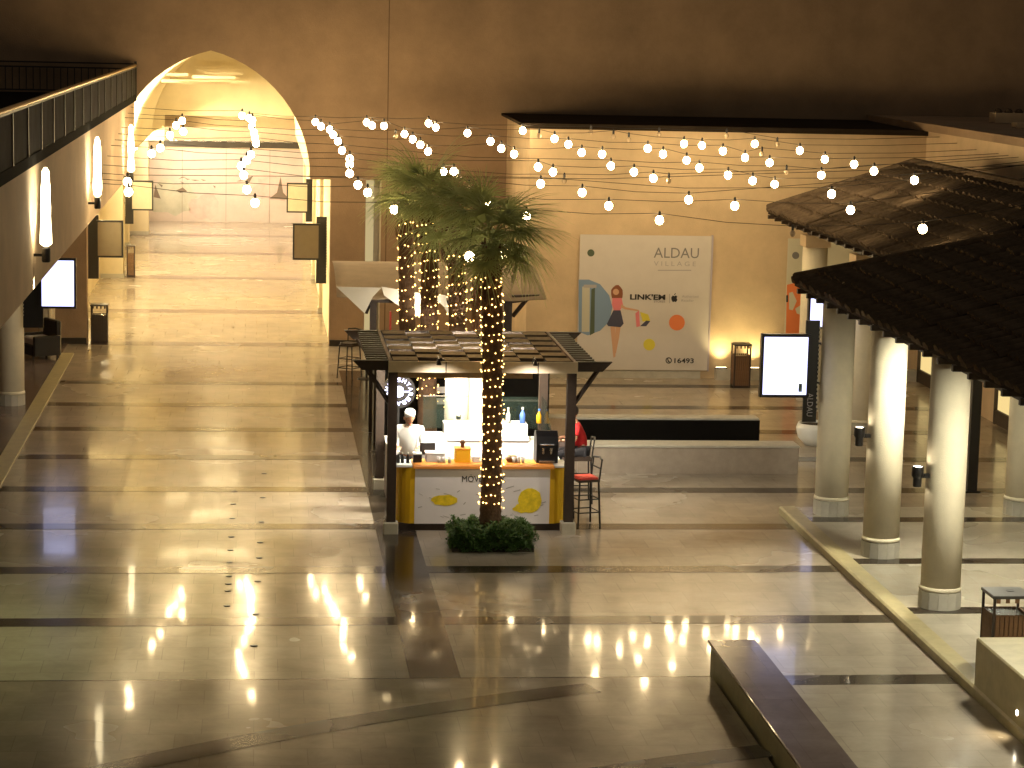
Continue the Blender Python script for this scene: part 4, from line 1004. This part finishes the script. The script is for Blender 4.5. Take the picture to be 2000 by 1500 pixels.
# ---- people
def skin_obj(name, verts, edges, radii, m, parent, root=0, sub=2):
    me = bpy.data.meshes.new(name); me.from_pydata([Vector(v) for v in verts], edges, []); me.materials.append(MATS[m])
    o = put(name, me, parent); md = o.modifiers.new('skin', 'SKIN'); md.use_smooth_shade = True
    for i, sv in enumerate(me.skin_vertices[0].data):
        r = radii[i]; sv.radius = r if isinstance(r, tuple) else (r, r); sv.use_root = (i == root)
    s = o.modifiers.new('sub', 'SUBSURF'); s.levels = sub; s.render_levels = sub
    return o
def head(parent, c, yaw, m='skin'):
    """head with nose, ears, eyes, mouth; faces local +x turned by yaw"""
    bm = bmesh.new(); bmesh.ops.create_uvsphere(bm, u_segments=20, v_segments=14, radius=1)
    for v in bm.verts:
        x, y, z = v.co; w = .074 * (1 - .16 * max(0, -z)); d = .092
        nx = x * d * (1 - .10 * max(0, -z)); ny = y * w; nz = z * .118
        if x > .75 and abs(y) < .35 and -.35 < z < .25: nx += .018 * (1 - abs(y) * 2.6)
        if x > .5 and z < -.6: nx += .012
        if .1 < z < .35 and x > .7 and .2 < abs(y) < .6: nx -= .008
        v.co = (nx, ny, nz)
    me = bpy.data.meshes.new('head'); bm.to_mesh(me); bm.free(); me.materials.append(MATS[m])
    for p_ in me.polygons: p_.use_smooth = True
    h = put('head', me, parent, c, (0, 0, yaw))
    for s in (-1, 1):
        MB().ball((.0, s * .074, -.005), .022, 8, 6, 1.5).build('ear', m, h, True)
        MB().ball((.078, s * .030, .012), .010, 8, 6).build('eye', 'hair', h, True)
    MB().box(.084, .090, -.022, .022, -.058, -.050).build('mouth', 'red_cushion', h)
    return h
def hand(parent, wrist, d, m='skin'):
    """palm plus five curled fingers along direction d"""
    w = Vector(wrist); d = Vector(d).normalized(); side = d.cross(Vector((0, 0, 1))).normalized(); up = side.cross(d)
    skin_obj('hand', [w, w + d * .04, w + d * .085], [(0, 1), (1, 2)], [(.022, .018), (.036, .016), (.036, .014)], m, parent, 0, 1)
    for i, (o_, l) in enumerate(((-.027, .065), (-.009, .075), (.009, .07), (.026, .055))):
        b = w + d * .085 + side * o_
        skin_obj('finger', [b - d * .02, b + d * l * .5 - up * .006, b + d * l * .8 - up * .03], [(0, 1), (1, 2)], [.009, .008, .007], m, parent, 0, 1)
    b = w + d * .03 - side * .03
    skin_obj('finger', [b, b - side * .02 + d * .03, b - side * .02 + d * .06 - up * .012], [(0, 1), (1, 2)], [.011, .009, .008], m, parent, 0, 1)
# seated person in red, on the stool, leaning on the kiosk counter (towards -x)
HS = .82
pr = thing('person', 'person in a red shirt and dark trousers seated on the bar stool, back to us', 'person', (PX, PY_, 0))
B = [(0, 0, HS + .09), (-.02, 0, HS + .30), (-.07, 0, HS + .50), (-.10, 0, HS + .60), (-.12, 0, HS + .68),
     (-.08, -.17, HS + .53), (-.14, -.22, HS + .30), (-.36, -.16, HS + .30), (-.08, .17, HS + .53), (-.14, .22, HS + .30), (-.36, .16, HS + .30),
     (.0, -.10, HS + .08), (-.40, -.12, HS + .06), (-.36, -.12, HS - .36), (-.46, -.12, HS - .40), (.0, .10, HS + .08), (-.40, .12, HS + .06), (-.36, .12, HS - .36), (-.46, .12, HS - .40)]
E_ = [(0, 1), (1, 2), (2, 3), (3, 4), (2, 5), (5, 6), (6, 7), (2, 8), (8, 9), (9, 10), (0, 11), (11, 12), (12, 13), (13, 14), (0, 15), (15, 16), (16, 17), (17, 18)]
body = skin_obj('body', B, E_, [.115, .10, .12, .055, .05, .055, .04, .028, .055, .04, .028, .085, .055, .038, .035, .085, .055, .038, .035], 'skin', pr)
skin_obj('shirt', [B[0], B[1], B[2], (-.095, 0, HS + .575), B[5], (-.12, -.205, HS + .38), B[8], (-.12, .205, HS + .38)], [(0, 1), (1, 2), (2, 3), (2, 4), (4, 5), (2, 6), (6, 7)], [(.15, .15), (.145, .15), (.15, .16), .075, .08, .07, .08, .07], 'red_shirt', pr)
skin_obj('trousers', [B[0], B[11], B[12], (-.36, -.12, HS - .30), B[15], B[16], (-.36, .12, HS - .30)], [(0, 1), (1, 2), (2, 3), (0, 4), (4, 5), (5, 6)], [(.14, .13), .11, .075, .06, .11, .075, .06], 'trousers', pr)
h = head(pr, (-.15, 0, HS + .78), R(180))
q = MB(); q.ball((-.012, 0, .022), .1, 14, 9, 1.08); o = q.build('hair', 'hair', h, True); o.scale = (.92, .80, 1.0)
for s in (-1, 1):
    hand(pr, (-.36, s * .16, HS + .30), (-1, -s * .2, -.1))
    q = MB(); q.bbox(-.56, -.33, s * .12 - .045, s * .12 + .045, HS - .47, HS - .38, .02); q.build('shoe', 'black', pr)
# chef in white behind the counter, head bowed
p = at(797, 815, 38.9)
ch = thing('person', 'person in white chef clothes and white cap bending over behind the kiosk counter', 'person', (2.57, 39.3, 0))
ch.scale = (1.06, 1.06, 1.06)
Bc = [(0, 0, .92), (0, -.03, 1.15), (-.01, -.08, 1.36), (-.01, -.12, 1.45), (-.01, -.15, 1.51),
      (-.19, -.07, 1.38), (-.26, -.12, 1.12), (-.20, -.34, 1.16), (.19, -.07, 1.38), (.25, -.12, 1.12), (.14, -.34, 1.14),
      (-.1, 0, .88), (-.12, .0, .48), (-.12, .02, .09), (-.12, -.12, .04), (.1, 0, .88), (.12, 0, .48), (.12, .02, .09), (.12, -.12, .04)]
skin_obj('body', Bc, E_, [.115, .10, .12, .055, .05, .055, .04, .028, .055, .04, .028, .085, .06, .04, .035, .085, .06, .04, .035], 'skin', ch)
skin_obj('jacket', [Bc[0], Bc[1], Bc[2], (-.01, -.115, 1.43), Bc[5], Bc[6], (-.215, -.28, 1.15), Bc[8], Bc[9], (.16, -.28, 1.135)], [(0, 1), (1, 2), (2, 3), (2, 4), (4, 5), (5, 6), (2, 7), (7, 8), (8, 9)],
         [(.16, .14), (.15, .13), (.16, .14), .075, .085, .065, .05, .085, .065, .05], 'chef_white', ch)
skin_obj('trousers', [Bc[0], Bc[11], Bc[12], (-.12, .02, .12), Bc[15], Bc[16], (.12, .02, .12)], [(0, 1), (1, 2), (2, 3), (0, 4), (4, 5), (5, 6)], [(.14, .12), .105, .08, .06, .105, .08, .06], 'trousers', ch)
h = head(ch, (0, -.18, 1.59), R(-75)); h.rotation_euler = (0, R(28), R(-75))
MB().lathe([(.082, .03), (.088, .08), (.075, .125), (.03, .145), (.001, .147)], 16, -.012, 0).build('cap', 'chef_white', h, True)
for s, w in ((-1, (-.20, -.34, 1.16)), (1, (.14, -.34, 1.14))): hand(ch, w, (-s * .2, -1, -.15))
for s in (-1, 1): MB().bbox(s * .12 - .05, s * .12 + .05, -.2, .07, 0, .09, .02).build('shoe', 'black', ch)

# ---- blade signs on wall brackets
def blade(x0, x1, y, z0, z1, px0, px1, pz0, pz1, face, label, extra=None):
    s = thing('blade_sign', label, 'sign', (0, y, 0), group='screen signs projecting from columns and walls')
    MB().box(x0, x1, -.06, .06, z0, z1).build('case', 'black', s)
    MB().box(x0 + .045, x1 - .045, -.07, -.061, z0 + .05, z1 - .05).build('display', face, s)
    MB().box(px0, px1, .065, .11, pz0, pz1).build('back_panel', 'black', s)
    q = MB(); r = max(px0, px1)
    edge = px1 if px1 > x1 else px0
    n = int((pz1 - pz0 - .3) / .075)
    for i in range(n):
        zz = pz0 + .25 + i * .075; q.box(edge - .012, edge + .016, .05, .064, zz, zz + .035)
    q.build('edge_pins', 'bright_paper', s)['kind'] = 'stuff'
    for zz in (z0 + .2, z1 - .2): MB().box(min(edge, edge + (.12 if edge == px1 else -.12)), max(edge, edge + (.12 if edge == px1 else -.12)), .07, .1, zz, zz + .05).build('bracket', 'black', s)
    if extra: lettering(extra, .40, (px0 + px1) / 2, .060, pz0 + .30, 'print_marble', s, .10, roll=0).rotation_euler = Matrix.Rotation(R(90), 3, 'Y').__matmul__(Matrix.Rotation(R(90), 3, 'X')).to_euler()
    return s
b1 = blade(8.46, 9.30, 38.7, 2.14, 3.22, 9.24, 9.48, 1.70, 3.44, 'screen_glow', 'lit white screen sign projecting from the farthest front column', 'ALDAU')
MB().box(9.12, 9.18, -.073, -.0705, 2.24, 2.38).build('screen_icon', 'print_teal', b1)
b1 = blade(11.34, 12.08, 47.5, 2.2, 3.05, 12.02, 12.22, 1.7, 3.4, 'screen_glow', 'lit white screen sign of the far pavilion, cut off by the near roof edge', 'ALDAU')
blade(-4.56, -3.80, 50.3, 2.13, 3.20, -4.92, -4.5, 1.7, 3.4, 'screen_glow', 'lit white screen sign under the left arcade, beside the ochre column')
blade(-4.30, -3.58, 64.0, 1.87, 2.87, -4.54, -4.24, 1.28, 3.0, 'off_screen', 'dark switched off sign on the left wall just inside the arch')
blade(.96, 1.70, 64.0, 1.87, 2.86, 1.60, 1.88, 1.22, 3.04, 'off_screen', 'dark switched off sign on the right wall just inside the arch')
blade(-4.08, -3.36, 77.3, 2.1, 3.07, -4.27, -4.0, 1.65, 3.2, 'bright_paper', 'pale paper sign farther down the left wall of the hall')
blade(.95, 1.66, 77.3, 2.1, 3.07, 1.58, 1.83, 1.8, 3.2, 'bright_paper', 'pale paper sign farther down the right wall of the hall')

# ---- slatted bins
def bin_(x, y, z, label, s=.25, m='wood_mid', h=1.0, rz=0):
    b = thing('litter_bin', label, 'litter bin', (x, y, z), rz, 'square litter bins')
    for sx in (-1, 1):
        for sy in (-1, 1): MB().box(sx * s - .03 * (sx > 0) - (.0 if sx > 0 else 0) - (0 if sx > 0 else 0), sx * s + .03 * (sx < 0), sy * s - .03 * (sy > 0), sy * s + .03 * (sy < 0), .0, h - .04).build('corner_post', 'wood_dark', b)
    MB().bbox(-s - .015, s + .015, -s - .015, s + .015, h - .04, h, .008).build('top', 'lid', b)
    MB().lathe([(.055, h + .001), (.06, h + .006), (.04, h + .004)], 12, .05, .03).build('ash_tray', 'black', b)
    n = 7; w = 2 * (s - .035) / n
    sm_ = MB().box(.004, w - .006, 0, .018, .05, h * .74).mesh('slat'); sm_.materials.append(MATS[m])
    for i in range(n):
        xx = -s + .035 + i * w
        put('slat', sm_, b, (xx, -s + .004, 0)); put('slat', sm_, b, (xx, s - .022, 0))
        put('slat', sm_, b, (-s + .022, xx, 0), (0, 0, R(90))); put('slat', sm_, b, (s - .004, xx, 0), (0, 0, R(90)))
        if i % 2 == 0:
            q = MB().box(xx + .004, xx + w - .006, -s + .004, -s + .018, h * .90, h - .041); q.build('upper_slat', m, b)
    MB().box(-s + .045, s - .045, -s + .045, s - .045, .06, h * .72).build('liner', 'steel', b)
    MB().box(-s + .028, s - .028, -s + .028, s - .028, .0, .05).build('base', 'wood_dark', b)
    return b
bin_(9.72, 29.0, .12, 'slatted wooden litter bin beside the nearest cream column')
bin_(11.32, 53.9, 0, 'slatted wooden litter bin between two wall washers at the poster wall', .20, h=1.03)
p = fl(194, 670); bin_(p.x, p.y + .1, 0, 'dark litter bin at the left foot of the arch', .21, 'wood_dark', 1.0)
p = fl(250, 540); bin_(-4.05, p.y, 0, 'orange brown litter bin standing inside the hall by a pilaster', .13, 'wood_mid', 1.02)

# ---- posters
po = thing('shop_poster', 'large white poster with a woman and coloured dots on the shop wall', 'poster', (0, 55.2, 0))
MB().box(7.60, 10.76, -.075, -.052, .20, 3.43).build('sheet', 'poster_white', po)
MB().box(10.765, 10.80, -.08, -.0, .18, 3.45).build('side_frame', 'print_lilac', po)
PY = 55.125
def pp(pts, m, name, off=.004): return poly_print(po, pts, PY, m, name, off)
def circ(cx, cy, r, n=20): return [(cx + r * math.cos(2 * math.pi * i / n), cy + r * math.sin(2 * math.pi * i / n)) for i in range(n)]
pp([(1130, 546), (1150, 546), (1172, 555), (1190, 577), (1196, 600), (1190, 628), (1172, 646), (1148, 655), (1130, 648)], 'print_blue', 'blue_disc')
pp([(1137, 560), (1152, 558), (1151, 648), (1136, 648)], 'print_room', 'tall_window', .006)
pp([(1155, 565), (1162, 562), (1161, 650), (1152, 655)], 'print_green', 'dark_figure', .006)
pp([(1140, 556), (1165, 556), (1165, 562), (1140, 562)], 'print_marble', 'canopy_shape', .008)
pp(blob(1205, 574, 12, 17, 14, .08, 4), 'print_hair', 'hair', .005)
pp(circ(1203, 570, 6), 'print_skin', 'face', .007)
pp([(1196, 582), (1214, 582), (1217, 596), (1211, 606), (1199, 606), (1195, 595)], 'print_pink', 'top_garment', .007)
pp([(1214, 594), (1222, 600), (1247, 605), (1247, 608), (1220, 604), (1212, 600)], 'print_skin', 'arm', .008)
pp([(1198, 606), (1212, 606), (1218, 632), (1212, 639), (1188, 637), (1185, 633)], 'print_navy', 'skirt', .008)
pp([(1192, 638), (1201, 638), (1203, 666), (1202, 696), (1198, 699), (1195, 668)], 'print_skin', 'leg', .006)
pp([(1202, 638), (1212, 638), (1209, 660), (1203, 690), (1201, 690), (1202, 664)], 'print_skin', 'leg', .007)
pp([(1241, 612), (1248, 606), (1250, 637), (1243, 639)], 'print_pink', 'shopping_bag', .006)
pp([(1250, 609), (1266, 614), (1270, 626), (1255, 628)], 'print_yellow', 'shopping_bag', .008)
pp([(1250, 637), (1262, 626), (1270, 627), (1262, 637)], 'print_navy', 'shopping_bag', .010)
pp(circ(1322, 630, 15.5), 'print_orange', 'orange_dot'); pp(circ(1268, 673, 11.5), 'print_yellow', 'yellow_dot'); pp(circ(1154, 494, 7), 'print_green', 'green_dot')
def plet(body, xc, yc, wpx, hpx, m, bold=0.0):
    a = at(xc - wpx / 2, yc, PY); b = at(xc + wpx / 2, yc, PY); c = at(xc, yc - hpx / 2, PY); d = at(xc, yc + hpx / 2, PY)
    lettering(body, b.x - a.x, (a.x + b.x) / 2, PY - 55.2 - .006, (c.z + d.z) / 2, m, po, c.z - d.z, bold=bold)
plet('ALDAU', 1321, 494, 88, 20, 'print_grey'); plet('V I L L A G E', 1318, 515, 82, 9, 'print_marble'); pp([(1285, 527), (1350, 527), (1350, 529), (1285, 529)], 'print_marble', 'underline')
plet("LINK'EM", 1265, 580, 69, 11, 'print_black', .035); plet('STORES', 1288, 589, 22, 4, 'print_grey')
pp([(1307, 574), (1308.4, 574), (1308.4, 592), (1307, 592)], 'print_marble', 'divider')
pp([(1311, 581), (1314, 577), (1317, 578.5), (1320, 577), (1323, 579), (1321.5, 582), (1323, 586), (1320, 590), (1317, 589), (1314, 590), (1311.5, 586)], 'print_black', 'apple_emblem')
pp([(1316.5, 576), (1318.5, 572.5), (1320, 573), (1318, 576.5)], 'print_black', 'apple_leaf')
plet('Authorised', 1348, 579, 32, 4.5, 'print_marble'); plet('Reseller', 1343, 587, 24, 4.5, 'print_marble')
pp(circ(1306, 704, 6.2), 'print_black', 'phone_ring'); pp(circ(1306, 704, 4.2), 'poster_white', 'phone_ring_inner', .008); pp([(1303, 701), (1305, 700), (1305.5, 703.5), (1308, 706), (1309, 706), (1307, 708), (1304, 706)], 'print_black', 'phone_emblem', .011)
plet('16493', 1336, 704.5, 38, 10, 'print_black', .02)
p2 = thing('orange_poster', 'pale poster with grey dot and orange lower half, behind the far pavilion', 'poster', (0, 55.2, 0))
a = at(1540, 466, 55.1); MB().box(a.x, a.x + 2.95, -.075, -.052, .3, a.z).build('sheet', 'poster_cream', p2)
poly_print(p2, circ(1554, 499, 7), PY, 'print_grey', 'grey_dot')
poly_print(p2, [(1537, 556), (1556, 552), (1590, 556), (1640, 580), (1640, 700), (1533, 700), (1535, 640)], PY, 'print_orange', 'orange_field')
poly_print(p2, [(1541, 572), (1548, 570), (1556, 588), (1548, 606), (1541, 604)], PY, 'poster_cream', 'cut_out', .008)
poly_print(p2, [(1553, 603), (1569, 592), (1571, 618), (1556, 612)], PY, 'poster_cream', 'cut_out', .008)
poly_print(p2, [(1535.5, 577), (1539, 576), (1539, 590), (1535.5, 590)], PY, 'print_black', 'handle_mark', .01)

# ---- left arcade furniture, white bowl
p = fl(78, 700)
sf = thing('lounge_chair', 'dark lounge chair with a pale cushion half hidden behind the ochre column', 'chair', (p.x, p.y, 0), R(-60))
MB().bbox(-.35, .35, -.35, .35, .12, .38, .03).build('seat', 'black', sf); MB().bbox(-.38, .38, .25, .40, .12, .95, .03).build('backrest', 'black', sf)
MB().bbox(-.30, .30, -.30, .24, .381, .55, .04).build('cushion', 'white_panel', sf)
for sx in (-1, 1):
    MB().bbox(sx * .40 - .05, sx * .40 + .05, -.35, .35, .12, .60, .02).build('armrest', 'black', sf)
    for sy in (-1, 1): MB().box(sx * .32 - .02, sx * .32 + .02, sy * .32 - .02, sy * .32 + .02, 0, .12).build('leg', 'iron', sf)
p = fl(108, 694)
pt = thing('pale_post', 'slim pale post between the lit sign and the arch wall', 'post', (p.x - .13, p.y, 0))
MB().lathe([(.10, 0), (.10, .05), (.05, .08), (.05, 2.3)], 12).build('shaft', 'stucco_light', pt)
p = fl(1578, 868)
bw = thing('round_planter', 'low white round planter between the lit sign and the far pavilion column', 'planter', (p.x + .15, p.y, 0))
MB().lathe([(.22, 0), (.36, .15), (.40, .34), (.36, .45), (.33, .44), (.35, .34)], 24).build('bowl', 'white_gloss', bw, True)
MB().lathe([(.34, .40), (.001, .42)], 18).build('soil', 'soil', bw)
